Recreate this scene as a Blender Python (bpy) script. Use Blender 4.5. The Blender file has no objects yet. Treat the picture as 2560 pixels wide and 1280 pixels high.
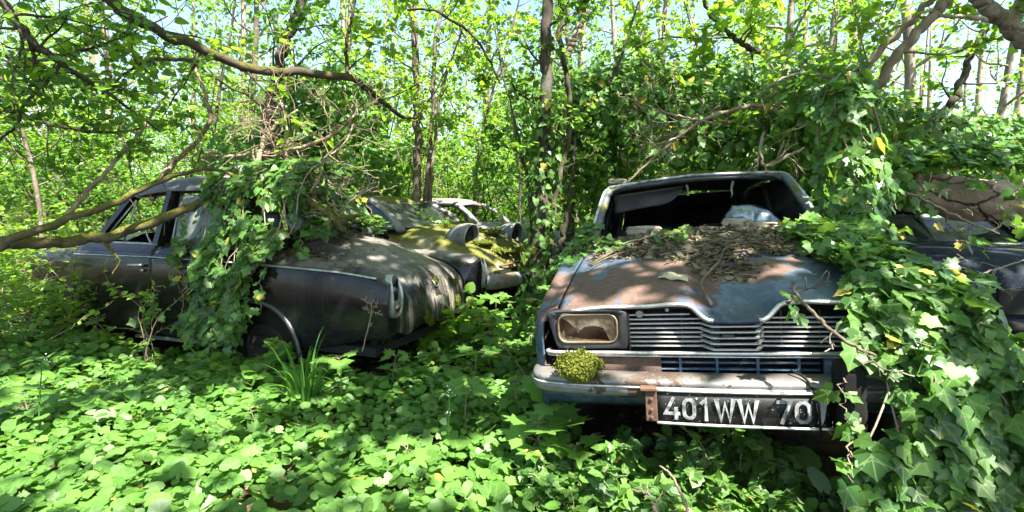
import bpy, math, random
import numpy as np
from mathutils import Vector, Matrix, Euler
S = bpy.context.scene
COL = S.collection
rg = np.random.default_rng(11)
random.seed(5)
PI = math.pi

# ------------------------------------------------------------------ camera
F_PX, PITCH, CAM_H = 1225.0, .077, 1.189
cam = bpy.data.objects.new('camera', bpy.data.cameras.new('camera'))
COL.objects.link(cam)
cam.data.sensor_width = 36
cam.data.lens = 36 * F_PX / 2560
cam.data.clip_end = 500
cam.data.clip_start = .02
cam.location = (0, 0, CAM_H)
cam.rotation_euler = (PI / 2 - PITCH, 0, 0)
S.camera = cam

def at(px, py, d):
    """world point seen at photo pixel (px,py) at forward distance y = d"""
    u = (px - 1280) / F_PX; v = (640 - py) / F_PX
    c, s = math.cos(PITCH), math.sin(PITCH)
    dr = np.array([u, c + v * s, -s + v * c])
    return np.array([0, 0, CAM_H]) + dr * d / dr[1]

# ------------------------------------------------------------------ light
SUN = Vector((.30, -.42, .86)).normalized()
w = bpy.data.worlds.new('World'); S.world = w; w.use_nodes = True
nt = w.node_tree
sky = nt.nodes.new('ShaderNodeTexSky'); sky.sky_type = 'NISHITA'; sky.sun_disc = False
elev = math.asin(SUN.z)
sky.sun_elevation = elev
sky.sun_rotation = math.atan2(SUN.x, SUN.y)
sky.air_density = 1.0; sky.dust_density = 1.5; sky.ozone_density = 1.0
bg = nt.nodes['Background']; bg.inputs['Strength'].default_value = .078
nt.links.new(sky.outputs[0], bg.inputs['Color'])
sl = bpy.data.lights.new('sun', 'SUN'); sl.energy = 5.0; sl.angle = math.radians(.53); sl.color = (1, .96, .88)
so = bpy.data.objects.new('sun', sl); COL.objects.link(so)
so.rotation_euler = SUN.to_track_quat('Z', 'Y').to_euler()
S.view_settings.view_transform = 'Standard'; S.view_settings.look = 'None'
S.view_settings.gamma = 1; S.view_settings.exposure = 2.6
cy = S.cycles
cy.max_bounces = 7; cy.diffuse_bounces = 4; cy.glossy_bounces = 3; cy.transmission_bounces = 5; cy.transparent_max_bounces = 8
cy.use_denoising = True
cy.sample_clamp_indirect = 8
cy.use_adaptive_sampling = True; cy.adaptive_threshold = .02

# ------------------------------------------------------------------ objects
def tag(o, label=None, cat=None, group=None, kind=None):
    if label: o['label'] = label
    if cat: o['category'] = cat
    if group: o['group'] = group
    if kind: o['kind'] = kind
    return o

def thing(name, label, cat, loc=(0, 0, 0), rot=(0, 0, 0), group=None):
    o = bpy.data.objects.new(name, None); COL.objects.link(o)
    o.empty_display_size = .1
    o.location = loc; o.rotation_euler = rot
    return tag(o, label, cat, group)

class MB:
    """mesh builder: collects vertex blocks and polygons"""
    def __init__(self): self.V = []; self.P = []; self.n = 0; self.UV = []; self.hasuv = False
    def add(self, V, polys, uv=None):
        V = np.asarray(V, float).reshape(-1, 3)
        for a in polys: self.P.append(np.asarray(a, int).reshape(-1, np.asarray(a).shape[-1]) + self.n)
        self.V.append(V); self.n += len(V)
        if uv is not None: self.hasuv = True
        self.UV.append(uv if uv is not None else np.zeros((len(V), 2)))
        return self
    def build(self, name, mat, parent=None, smooth=False, solid=0, bevel=0, offset=-1):
        me = bpy.data.meshes.new(name)
        V = np.concatenate(self.V)
        loops = np.concatenate([p.ravel() for p in self.P])
        sizes = np.concatenate([np.full(len(p), p.shape[1]) for p in self.P])
        starts = np.concatenate([[0], np.cumsum(sizes)[:-1]])
        me.vertices.add(len(V)); me.vertices.foreach_set('co', V.ravel().astype(np.float32))
        me.loops.add(len(loops)); me.loops.foreach_set('vertex_index', loops.astype(np.int32))
        me.polygons.add(len(sizes)); me.polygons.foreach_set('loop_start', starts.astype(np.int32))
        try: me.polygons.foreach_set('loop_total', sizes.astype(np.int32))
        except Exception: pass
        me.polygons.foreach_set('use_smooth', np.full(len(sizes), bool(smooth)))
        if self.hasuv:
            uvl = me.uv_layers.new(name='UVMap')
            uv = np.concatenate(self.UV)[loops]
            uvl.data.foreach_set('uv', uv.ravel().astype(np.float32))
        me.update(calc_edges=True); me.validate()
        if mat is not None:
            for m in (mat if isinstance(mat, (list, tuple)) else [mat]): me.materials.append(m)
        o = bpy.data.objects.new(name, me); COL.objects.link(o)
        if parent is not None: o.parent = parent
        if solid:
            m = o.modifiers.new('solid', 'SOLIDIFY'); m.thickness = solid; m.offset = offset
        if bevel:
            m = o.modifiers.new('bevel', 'BEVEL'); m.width = bevel; m.segments = 2; m.limit_method = 'ANGLE'
        return o
    def box(self, c, s, R=None):
        x, y, z = np.array(s) / 2
        V = np.array([[-x,-y,-z],[x,-y,-z],[x,y,-z],[-x,y,-z],[-x,-y,z],[x,-y,z],[x,y,z],[-x,y,z]])
        if R is not None: V = V @ np.asarray(R).T
        return self.add(V + np.array(c), [[[3,2,1,0],[4,5,6,7],[0,1,5,4],[1,2,6,5],[2,3,7,6],[3,0,4,7]]])
    def bar(self, a, b, w, h, up=(0, 0, 1)):
        a = np.array(a, float); b = np.array(b, float); d = b - a; L = np.linalg.norm(d); d /= L
        x = np.cross(d, up); x /= np.linalg.norm(x); z = np.cross(x, d)
        return self.box((a + b) / 2, (w, L, h), np.stack([x, d, z], 1))
    def grid(self, G, close_v=False):
        G = np.asarray(G, float); m, n = G.shape[:2]
        i = np.arange(m - 1)[:, None]; j = np.arange(n - (0 if close_v else 1))[None]
        j2 = (j + 1) % n
        q = np.stack([i * n + j + 0 * i, i * n + j2 + 0 * i, (i + 1) * n + j2, (i + 1) * n + j], -1).reshape(-1, 4)
        uv = np.stack(np.meshgrid(np.linspace(0, 1, m), np.linspace(0, 1, n), indexing='ij'), -1).reshape(-1, 2)
        return self.add(G.reshape(-1, 3), [q], uv)
    def tube(self, pts, rad, k=8, n=None, cap=True, wob=0, seed=0, flat=1.0):
        pts = np.asarray(pts, float); rad = np.broadcast_to(np.asarray(rad, float), (len(pts),))
        if n: pr = cr(np.concatenate([pts, rad[:, None]], 1), n); pts, rad = pr[:, :3], np.abs(pr[:, 3])
        t = np.gradient(pts, axis=0); t /= np.linalg.norm(t, axis=1)[:, None] + 1e-9
        a = np.array([0, 0, 1.]) if abs(t[0][2]) < .9 else np.array([1., 0, 0])
        xs = []
        x = np.cross(a, t[0]); x /= np.linalg.norm(x)
        for i in range(len(pts)):
            x = x - t[i] * (x @ t[i]); x /= np.linalg.norm(x) + 1e-9; xs.append(x)
        xs = np.array(xs); ys = np.cross(t, xs)
        an = np.arange(k) / k * 2 * PI
        r = rad[:, None] * np.ones(k)
        if wob:
            q = np.random.default_rng(seed)
            r = r * (1 + wob * (q.random((len(pts), k)) - .5))
        G = pts[:, None] + r[..., None] * (np.cos(an)[None, :, None] * xs[:, None] + np.sin(an)[None, :, None] * ys[:, None] * flat)
        off = self.n
        self.grid(G, close_v=True)
        if cap:
            self.P.append(np.array([[off + j for j in range(k)][::-1]]))
            self.P.append(np.array([[off + (len(pts) - 1) * k + j for j in range(k)]]))
        return self
    def loopfan(self, loop):
        loop = np.asarray(loop, float)
        return self.add(loop, [np.arange(len(loop))[None]])
    def bridge(self, *loops):
        return self.grid(np.array(loops), close_v=True)

def cr(P, n):
    """Catmull-Rom resample of P (m, ...) to n samples"""
    P = np.asarray(P, float); m = len(P)
    if m == 2:
        t = np.linspace(0, 1, n).reshape((-1,) + (1,) * (P.ndim - 1)); return P[0] * (1 - t) + P[1] * t
    E = np.concatenate([[2 * P[0] - P[1]], P, [2 * P[-1] - P[-2]]])
    t = np.linspace(0, m - 1, n); i = np.minimum(t.astype(int), m - 2); f = (t - i).reshape((-1,) + (1,) * (P.ndim - 1))
    a, b, c, d = E[i], E[i + 1], E[i + 2], E[i + 3]
    return .5 * (2 * b + (c - a) * f + (2 * a - 5 * b + 4 * c - d) * f ** 2 + (3 * b - a - 3 * c + d) * f ** 3)

def surf(C, m, n):
    """control grid -> smooth grid m x n"""
    return np.swapaxes(cr(np.swapaxes(cr(C, m), 0, 1), n), 0, 1)

def rrect(cx, cz, hw, hh, r, n=6, y=0, plane='xz'):
    pts = []
    for q, (sx, sz) in enumerate(((1, 1), (-1, 1), (-1, -1), (1, -1))):
        for k in range(n):
            a = (q + k / (n - 1)) * PI / 2
            pts.append((cx + sx * (hw - r) + r * math.cos(a), y, cz + sz * (hh - r) + r * math.sin(a)))
    return np.array(pts)

# ------------------------------------------------------------------ materials
class Mt:
    def __init__(self, name):
        self.m = bpy.data.materials.new(name); self.m.use_nodes = True
        self.t = self.m.node_tree; self.t.nodes.clear()
        self.out = self.t.nodes.new('ShaderNodeOutputMaterial')
    def n(self, ty, ins=None, out=0, **at_):
        nd = self.t.nodes.new('ShaderNode' + ty)
        for k, v in at_.items(): setattr(nd, k, v)
        for k, v in (ins or {}).items():
            s = nd.inputs[k]
            if isinstance(v, bpy.types.NodeSocket): self.t.links.new(v, s)
            elif isinstance(v, (tuple, list)) and len(v) == 3 and s.type == 'RGBA': s.default_value = (*v, 1)
            else: s.default_value = v
        return nd.outputs[out]
    def mix(self, f, a, b, mode='MIX'):
        nd = self.t.nodes.new('ShaderNodeMix'); nd.data_type = 'RGBA'; nd.blend_type = mode
        for i, v in ((0, f), (6, a), (7, b)):
            s = nd.inputs[i]
            if isinstance(v, bpy.types.NodeSocket): self.t.links.new(v, s)
            elif isinstance(v, (tuple, list)): s.default_value = (*v[:3], 1)
            else: s.default_value = v
        return nd.outputs[2]
    def mth(self, op, a, b=0.0, clamp=False):
        return self.n('Math', {0: a, 1: b}, operation=op, use_clamp=clamp)
    def ramp(self, f, lo, hi):
        return self.n('MapRange', {0: f, 1: lo, 2: hi, 3: 0.0, 4: 1.0})
    def noise(self, sc, det=6, rough=.6, vec=None, dist=0):
        i = {'Scale': sc, 'Detail': det, 'Roughness': rough, 'Distortion': dist}
        i['Vector'] = vec if vec is not None else self.obj()
        return self.n('TexNoise', i)
    def obj(self): 
        if not hasattr(self, '_o'): self._o = self.n('TexCoord', out=3)
        return self._o
    def stretch(self, sx, sy, sz, off=(0, 0, 0)):
        return self.n('Mapping', {'Vector': self.obj(), 'Scale': (sx, sy, sz), 'Location': off})
    def up(self):
        g = self.n('NewGeometry', out=1)
        return self.n('SeparateXYZ', {0: g}, out=2)
    def bsdf(self, col, rough, metal=0.0, bump=None, bstr=.3, bdist=.01, spec=.5):
        i = {'Base Color': col, 'Roughness': rough, 'Metallic': metal, 'Specular IOR Level': spec}
        if bump is not None: i['Normal'] = self.n('Bump', {'Height': bump, 'Strength': bstr, 'Distance': bdist})
        return self.n('BsdfPrincipled', i)
    def fin(self, sh):
        self.t.links.new(sh, self.out.inputs[0]); return self.m

def leaf_mat(name, cols, trans, tf=.42, rough=.42, vein=None, odd=None, spec=.45, var=.5):
    """leaf: per-leaf random tint between cols, partly translucent; odd = (colour, share) of yellowed leaves"""
    gr_ = lambda c: (c[0] * .95, c[1] * 1.02, c[2] * 1.0) if c[1] > 1.25 * c[0] else c
    cols = [gr_(c) for c in cols]; trans = gr_(trans)
    k = Mt(name)
    rnd = k.n('NewGeometry', out=8)
    r = k.n('ValToRGB', {0: rnd}); nd = r.node; nd.color_ramp.interpolation = 'LINEAR'
    el = nd.color_ramp.elements
    while len(el) < len(cols): el.new(.5)
    for i, c in enumerate(cols): el[i].position = i / (len(cols) - 1); el[i].color = (*c, 1)
    r2 = k.mth('FRACT', k.mth('MULTIPLY', rnd, 37.13))
    col = k.mix(1.0, r, k.n('CombineColor', {i_: k.mth('ADD', k.mth('MULTIPLY', r2, var), 1.0 - var * .55) for i_ in (0, 1, 2)}), 'MULTIPLY')
    tc = k.mix(k.mth('FRACT', k.mth('MULTIPLY', rnd, 11.7)), trans, (trans[0] * .62, trans[1] * .8, trans[2] * .8))
    if odd:
        om = k.mth('LESS_THAN', k.mth('FRACT', k.mth('MULTIPLY', rnd, 91.7)), odd[1])
        col = k.mix(om, col, odd[0]); tc = k.mix(om, tc, tuple(min(1, 1.6 * x) for x in odd[0]))
    if vein:
        uv = k.n('TexCoord', out=2)
        sx = k.n('SeparateXYZ', {0: uv}, out=0); sy = sx.node.outputs[1]
        ax = k.mth('ABSOLUTE', sx)
        mid = k.mth('LESS_THAN', ax, .022)
        for ang, y0 in ((.9, .12), (.55, .25), (1.6, .06)):
            ln = k.mth('ABSOLUTE', k.mth('SUBTRACT', k.mth('SUBTRACT', sy, y0), k.mth('MULTIPLY', ax, ang)))
            mid = k.mth('MAXIMUM', mid, k.mth('LESS_THAN', ln, .022))
        col = k.mix(k.mth('MULTIPLY', mid, .7), col, vein)
    n1 = k.noise(40, 3, .6)
    col = k.mix(k.mth('MULTIPLY', n1, .2), col, (.02, .04, .01))
    p = k.bsdf(col, rough, spec=spec)
    t = k.n('BsdfTranslucent', {'Color': tc})
    return k.fin(k.n('MixShader', {0: tf, 1: p, 2: t}))

def weathered(name, paint, paint2, rust, rust_thr, dust=(.2, .18, .14), dust_amt=.5, moss=None, moss_thr=.6, rough=.35,
              streak=None, streak_amt=.5, spots=(), sc=3.0, speck=.5, edge=None, metal=0.0, spec=.5):
    k = Mt(name)
    n1 = k.noise(sc, 9, .66, dist=.35)
    v = n1
    for (x, y, z, r, s) in spots:      # places where the paint has gone first
        d = k.n('VectorMath', {0: k.obj(), 1: (x, y, z)}, out=1, operation='DISTANCE')
        v = k.mth('ADD', v, k.mth('MULTIPLY', k.n('MapRange', {0: d, 1: 0.0, 2: r, 3: 1.0, 4: 0.0}), s))
    rm = k.ramp(v, rust_thr - .014, rust_thr + .014)
    pv = k.mix(k.ramp(k.noise(sc * .7, 5, .6, k.stretch(1, 1, 1, (3.1, 1.7, 5))), .38, .66), paint, paint2)
    fine = k.noise(38, 6, .7)
    rc = k.mix(k.ramp(fine, .35, .7), rust, tuple(x * .5 for x in rust))
    if edge:                            # chalky edge where paint thins out to rust
        e = k.mth('SUBTRACT', k.ramp(v, rust_thr - .09, rust_thr - .02), rm, clamp=True)
        pv = k.mix(k.mth('MULTIPLY', e, .8), pv, edge)
    col = k.mix(rm, pv, rc)
    if streak:
        sn = k.noise(1.0, 7, .7, k.stretch(14, 14, .9))
        sm = k.mth('MULTIPLY', k.ramp(sn, .5, .68), streak_amt)
        col = k.mix(sm, col, k.mix(fine, streak, tuple(x * .45 for x in streak)))
    sp = k.ramp(k.noise(95, 3, .6), .64, .70)
    col = k.mix(k.mth('MULTIPLY', sp, speck), col, (.45, .43, .38))
    up = k.ramp(k.up(), .45, .95)
    dm = k.mth('MULTIPLY', k.mth('MULTIPLY', up, k.ramp(k.noise(2.6, 8, .7, k.stretch(1, 1, 1, (9, 2, 1))), .36, .62)), dust_amt)
    col = k.mix(dm, col, k.mix(fine, dust, tuple(x * .6 for x in dust)))
    ro = k.mth('ADD', k.mth('MULTIPLY', k.mth('MAXIMUM', rm, dm), .4), rough, clamp=True)
    ro = k.mth('ADD', ro, k.mth('MULTIPLY', k.noise(9, 5, .6), .14), clamp=True)
    h = k.mth('ADD', k.mth('ADD', k.mth('MULTIPLY', fine, .25), k.mth('MULTIPLY', rm, .3)), k.mth('MULTIPLY', k.noise(3.4, 2, .4), 4.0))
    if moss:
        mn = k.noise(4.5, 8, .65, k.stretch(1, 1, 1, (5, 5, 5)))
        mm = k.mth('MULTIPLY', k.ramp(mn, moss_thr - .03, moss_thr + .04), k.ramp(k.up(), .25, .6))
        col = k.mix(mm, col, k.mix(k.ramp(k.noise(60, 4, .7), .35, .65), tuple(x * .45 for x in moss), moss))
        ro = k.mth('MAXIMUM', ro, mm); h = k.mth('ADD', h, k.mth('MULTIPLY', k.mth('MULTIPLY', mm, k.noise(70, 3, .6)), 3.0))
    return k.fin(k.bsdf(col, ro, metal=metal, spec=spec, bump=h, bstr=.28, bdist=.004))

def simple(name, col, rough=.5, metal=0.0, var=.5, sc=12, col2=None, bs=.25, bd=.004, thr=(.35, .7), spec=.5):
    k = Mt(name)
    n = k.noise(sc, 7, .65)
    c = k.mix(k.ramp(n, *thr), col, col2 if col2 else tuple(x * (1 - var) for x in col))
    return k.fin(k.bsdf(c, rough, metal=metal, spec=spec, bump=k.noise(sc * 4, 5, .6), bstr=bs, bdist=bd))

def bark_mat(name, c1, c2, moss=None, moss_thr=.5, sc=7, zs=.25, lich=.0):
    k = Mt(name)
    n = k.noise(sc, 9, .72, k.stretch(1, 1, zs))
    c = k.mix(k.ramp(n, .36, .64), c1, c2)
    c = k.mix(k.mth('MULTIPLY', k.ramp(k.noise(sc * .6, 5, .6), .55, .62), lich), c, (.42, .43, .38))
    h = n
    if moss:
        mm = k.mth('MULTIPLY', k.ramp(k.noise(5, 7, .65), moss_thr - .05, moss_thr + .06), k.ramp(k.up(), -.25, .5))
        c = k.mix(mm, c, k.mix(k.ramp(k.noise(55, 4, .7), .35, .65), tuple(x * .4 for x in moss), moss))
        h = k.mth('ADD', n, k.mth('MULTIPLY', mm, k.noise(60, 3, .6)))
    return k.fin(k.bsdf(c, .85, bump=h, bstr=.9, bdist=.02, spec=.2))

M = {}
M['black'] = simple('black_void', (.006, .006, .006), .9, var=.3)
M['rubber'] = simple('black_rubber', (.007, .007, .007), .75, col2=(.016, .017, .013), sc=7, spec=.08)
M['chrome'] = simple('dull_chrome', (.68, .66, .64), .28, .6, sc=18, col2=(.22, .19, .16), thr=(.45, .75))
M['alu'] = simple('grey_alu_trim', (.42, .45, .42), .38, .7, sc=14, col2=(.16, .17, .14))
M['glass_dirty'] = None
k = Mt('dusty_glass')
g = k.n('BsdfGlossy', {'Color': (.9, .95, .92), 'Roughness': .06}); tr = k.n('BsdfTransparent', {'Color': (.72, .8, .74)})
df = k.n('BsdfDiffuse', {'Color': (.32, .36, .3)})
m1 = k.n('MixShader', {0: k.n('Fresnel', {'IOR': 1.5}), 1: tr, 2: g})
M['glass_dirty'] = k.fin(k.n('MixShader', {0: k.mth('MULTIPLY', k.ramp(k.noise(3, 8, .7, k.stretch(1, 1, .4)), .38, .68), .6), 1: m1, 2: df}))
k = Mt('clear_shard')
g = k.n('BsdfGlossy', {'Color': (.95, .95, .92), 'Roughness': .05}); tr = k.n('BsdfTransparent', {'Color': (.8, .8, .74)})
df = k.n('BsdfDiffuse', {'Color': (.5, .46, .38)})
m1 = k.n('MixShader', {0: .12, 1: tr, 2: g})
M['shard'] = k.fin(k.n('MixShader', {0: k.mth('MULTIPLY', k.ramp(k.noise(22, 6, .7), .4, .7), .16), 1: m1, 2: df}))
k = Mt('shaded_dirty_glass')  # opaque panes: the cabin's darkness is in the base colour, noise adds dirt
M['dark_glass'] = k.fin(k.bsdf(k.mix(k.ramp(k.noise(4, 8, .7), .4, .7), (.008, .011, .010), (.07, .08, .065)), k.mth('ADD', k.mth('MULTIPLY', k.noise(5, 5, .6), .4), .02), spec=.6))
# ------------------------------------------------------------------ leaves
class T:
    def __init__(self, half, fan_y=.35, cup=.08, droop=.12, fold=.10, ends=True):
        """symmetric leaf from right-hand outline (x,y) from base to tip; triangle fan about the midrib point"""
        half = np.array(half, float)
        tip = half[-1:]; base = half[:1]
        left = half[1:-1][::-1] * [-1, 1]
        o = np.concatenate([half, left]); n = len(o)
        V = np.concatenate([o, [[0, fan_y]]])
        r2 = V[:, 0] ** 2
        z = -droop * V[:, 1] ** 2 + fold * np.abs(V[:, 0]) - cup * r2
        self.V = np.column_stack([V, z]); self.uv = V
        self.F = [np.array([[i, (i + 1) % n, n] for i in range(n)])]
T_DIAM = T([(0, 0), (.30, .45), (0, 1)]); 
T_DIAM.V = np.array([[0, 0, 0], [.33, .45, .05], [0, 1, -.12], [-.33, .45, .05]], float); T_DIAM.uv = T_DIAM.V[:, :2]; T_DIAM.F = [np.array([[0, 1, 2], [0, 2, 3]])]
T_OVAL = T([(0, 0), (.22, .12), (.36, .38), (.30, .68), (0, 1.0)], .42, .0, .18, .12)
T_OVAL.V = np.array([[0, 0, 0], [.30, .22, .05], [.36, .52, .05], [.2, .8, -.06], [0, 1, -.14], [-.2, .8, -.06], [-.36, .52, .05], [-.30, .22, .05]], float); T_OVAL.uv = T_OVAL.V[:, :2]
T_OVAL.F = [np.array([[0, 1, 2], [0, 2, 3], [0, 3, 4], [0, 4, 5], [0, 5, 6], [0, 6, 7]])]
T_LANCE = T([(0, 0), (.10, .12), (.19, .36), (.17, .6), (.09, .85), (0, 1.05)], .45, 0, .25, .25)
T_HEART = T([(0, .06), (.10, -.10), (.30, -.12), (.46, .08), (.47, .36), (.33, .66), (.14, .84), (0, .92)], .30, .25, .08, .10)
a_ = np.linspace(-PI / 2 + .22, PI / 2, 11)
T_ROUND = T([(0, .10)] + [(.5 * math.cos(a) * (1 + (.05 if i % 2 else -.03)), .42 + .5 * math.sin(a) * (1 + (.05 if i % 2 else -.03))) for i, a in enumerate(a_[:-1])] + [(0, .94)], .36, -.35, .02, -.08)
T_IVY = T([(0, .04), (.10, -.08), (.26, -.16), (.42, -.05), (.53, .06), (.44, .20), (.37, .30), (.46, .42), (.48, .54), (.34, .61), (.17, .76), (0, 1.0)], .26, .05, .16, .10)
T_IVYS = T([(0, .0), (.24, -.12), (.46, .12), (.32, .36), (.34, .55), (0, 1.0)], .26, .05, .16, .12)
def maple_half():
    pts = [(0, 0)]
    for ang, r in ((-40, .50), (-22, .42), (-6, .55), (10, .84), (20, .68), (32, .66), (41, .56), (50, .90), (58, .76), (67, .68), (76, .62), (82, .84)):
        a = math.radians(ang); pts.append((r * math.cos(a) * .8, r * math.sin(a) * .95 + .06))
    return pts + [(0, 1.02)]
T_MAPLE = T(maple_half(), .12, .05, .14, .14)

def unit(a):
    return a / (np.linalg.norm(a, axis=-1, keepdims=True) + 1e-9)

class Leaves:
    def __init__(self): self.mb = MB()
    def put(self, tp, pos, nrm, tip, size, rng, warp=.12):
        n = len(pos)
        if n == 0: return self
        z = unit(np.asarray(nrm, float)); y = np.asarray(tip, float)
        y = unit(y - z * (y * z).sum(1, keepdims=True)); x = np.cross(y, z)
        kx = (1 + warp * rng.normal(size=n))[:, None]; kz = (1 + .75 * rng.normal(size=n))[:, None]
        tv = tp.V
        size = np.broadcast_to(size, (n,))
        V = (pos[:, None] + size[:, None, None] * (tv[None, :, 0:1] * (x * kx)[:, None] + tv[None, :, 1:2] * y[:, None] + tv[None, :, 2:3] * (z * kz)[:, None]))
        kk = len(tv)
        offs = (np.arange(n) * kk)
        F = [(f[None] + offs[:, None, None]).reshape(-1, f.shape[1]) for f in tp.F]
        self.mb.add(V.reshape(-1, 3), F, np.tile(tp.uv, (n, 1)))
        return self

def rdir(rng, n):
    return unit(rng.normal(size=(n, 3)))

# branching
def grow(rng, p, d, L, r, lev, tubes, twigs, up=.05, wig=.16, nch=(5, 4), spread=(.9, .8), lenf=(.55, .5), start=.25, seg=7):
    pts = [np.array(p, float)]; d = unit(np.array(d, float))
    for i in range(seg):
        d = unit(d + wig * rng.normal(size=3) + np.array([0, 0, up]))
        pts.append(pts[-1] + d * L / seg)
    pts = np.array(pts)
    rr = r * (1 - .75 * np.linspace(0, 1, len(pts)))
    tubes.append((pts, rr))
    if lev == 0: twigs.append(pts); return
    i0 = len(nch) - lev
    n = nch[i0]
    for k in range(n):
        f = start + (1 - start) * (k + rng.random()) / n
        q = f * seg; i = min(int(q), seg - 1); b = pts[i] + (pts[i + 1] - pts[i]) * (q - i)
        t = unit(pts[i + 1] - pts[i]); s = rng.normal(size=3); s = unit(s - t * (s @ t))
        nd = unit(t * math.cos(spread[i0]) + s * math.sin(spread[i0]))
        grow(rng, b, nd, L * lenf[i0] * (1.15 - .5 * f) * (.7 + .6 * rng.random()), r * (1 - .7 * f) * .55, lev - 1, tubes, twigs, up, wig * 1.15, nch, spread, lenf, .15, max(3, seg - 2))
    twigs.append(pts[-3:])

def twig_leaves(rng, L, twigs, tp, size, per, flat=.55, keep=None):
    P, N_, D = [], [], []
    for t in twigs:
        m = max(2, int(per * (.6 + .8 * rng.random())))
        f = np.sort(rng.random(m)) * (len(t) - 1); i = np.minimum(f.astype(int), len(t) - 2)
        b = t[i] + (t[i + 1] - t[i]) * (f - i)[:, None]
        ax = unit(t[-1] - t[0])
        side = np.cross(ax, [0, 0, 1.]); side = unit(side + 1e-6)
        sg = np.where(np.arange(m) % 2, 1, -1)[:, None]
        tip = unit(side * sg + ax * .6 + .45 * rng.normal(size=(m, 3)) + np.array([0, 0, -.25]))
        nr = unit(np.array([0, 0, 1.]) + flat * rng.normal(size=(m, 3)))
        P.append(b + tip * size * .25); N_.append(nr); D.append(tip)
    P, N_, D = map(np.concatenate, (P, N_, D))
    if keep is not None:
        q = keep(P); P, N_, D = P[q], N_[q], D[q]
    L.put(tp, P, N_, D, size * (.6 + .65 * rng.random(len(P))), rng)
    return L
# ------------------------------------------------------------------ blue hatchback (front right)
M['blue'] = weathered('faded_blue_paint', (.012, .025, .046), (.028, .054, .086), (.118, .070, .052), .60, dust=(.10, .08, .065), dust_amt=.2,
                      rough=.28, spots=((-.42, .30, .80, .48, .25), (-.10, .30, .85, .36, .22), (.20, .34, .86, .24, .20), (-.78, .2, .7, .35, .2), (-.5, 0, .5, .35, .12)),
                      sc=2.6, edge=(.08, .11, .16), speck=.3, spec=.35, moss=(.10, .12, .02), moss_thr=.72)
M['turq'] = weathered('turquoise_rust', (.012, .06, .075), (.03, .05, .06), (.11, .06, .035), .5, dust_amt=.2, rough=.5, sc=5, speck=.3, edge=(.1, .2, .22))
M['bumper'] = weathered('weathered_steel', (.21, .20, .195), (.12, .115, .11), (.085, .052, .035), .55, dust=(.15, .12, .10), dust_amt=.85, rough=.33, sc=6, speck=.3, metal=.35)
M['gable'] = simple('black_plastic', (.022, .022, .024), .42, col2=(.10, .09, .08), sc=9, thr=(.5, .8))
M['plate'] = weathered('plate_black', (.006, .006, .006), (.014, .014, .013), (.06, .052, .042), .62, spec=.25, dust_amt=.1, rough=.42, sc=9, speck=.8)
M['letter'] = simple('plate_lettering', (.27, .28, .28), .55, col2=(.07, .07, .065), sc=30, thr=(.44, .62))
M['gum'] = simple('grey_interior', (.085, .085, .085), .85, sc=5, col2=(.03, .03, .03))
M['rustm'] = simple('brown_rust', (.12, .06, .035), .85, sc=14, col2=(.04, .02, .012), bs=.6)
M['reflector'] = simple('rusty_reflector', (.17, .10, .055), .5, .3, sc=10, col2=(.06, .028, .016), thr=(.35, .6))
M['debris'] = leaf_mat('dead_leaf', [(.10, .072, .045), (.18, .14, .09), (.055, .04, .026), (.25, .20, .14), (.13, .13, .07)], (.18, .12, .05), tf=.15, rough=.8, spec=.2)
M['moss'] = None
k = Mt('moss_green')
c = k.mix(k.ramp(k.noise(30, 6, .7), .35, .65), (.045, .055, .006), (.21, .22, .02))
M['moss'] = k.fin(k.bsdf(c, .95, bump=k.noise(90, 4, .7), bstr=1, bdist=.01, spec=.1))
M['moss_light'] = leaf_mat('moss_tuft', [(.075, .095, .012), (.125, .14, .018), (.19, .19, .035)], (.16, .18, .03), tf=.3, rough=.9, spec=.1)
M['stone'] = weathered('mossy_stone', (.27, .23, .17), (.18, .155, .115), (.10, .08, .055), .6, dust_amt=.2, rough=.8, sc=9, moss=(.09, .10, .015), moss_thr=.56)

CARB = thing('hatchback', 'rusting blue hatchback with broken headlight and a black number plate', 'car', (.90, 1.833, .093), (-.008, -.072, -.271))

def hood_z(x, t):
    ax = abs(x)
    sm = min(max((ax - .094) / .075, 0), 1); sm = sm * sm * (3 - 2 * sm)
    amp = .056 * max(0, 1 - t / .62) ** 1.0
    zf = .790 - .03 * max(0, (ax - .45) / .23) ** 2
    zr = 1.03 - .055 * (ax / .64) ** 2
    z = zf + (zr - zf) * (1 - max(0, 1 - t) ** 1.45)
    z += .007 * math.exp(-((ax - .23) / .07) ** 2) * max(0, 1 - t)      # crease shoulders
    lip = .022 * math.exp(-(t / .035) ** 1.2)
    return z - amp * (1 - sm) - lip

def hood_pt(x0, t):
    hw = .685 - .05 * t
    x = x0 * hw
    ax = abs(x)
    beak = math.exp(-(ax / .12) ** 2)
    y = -.015 - .045 * beak * (1 - t) + .03 * (abs(x0) ** 3) * (1 - t) + 1.10 * t
    return (x, y, hood_z(x, t))
mb = MB()
ts = np.concatenate([np.linspace(0, .12, 9), np.linspace(.15, 1, 28)])
xs = np.linspace(-1, 1, 81)
mb.grid([[hood_pt(x, t) for x in xs] for t in ts])
hood = mb.build('hood', M['blue'], CARB, smooth=True, solid=.012)
hood['label'] = 'blue bonnet with brown rust patches and a sunken centre beak'
mb = MB()
for sgn in (-1, 1):
    pts = []
    for x in np.linspace(1, .115, 34):
        p = hood_pt(sgn * x, .012); pts.append((p[0], p[1] - .006, p[2] - .008))
    mb.tube(pts, .0085, 6)
mb.build('hood_trim', M['chrome'], hood, smooth=True)

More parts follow.
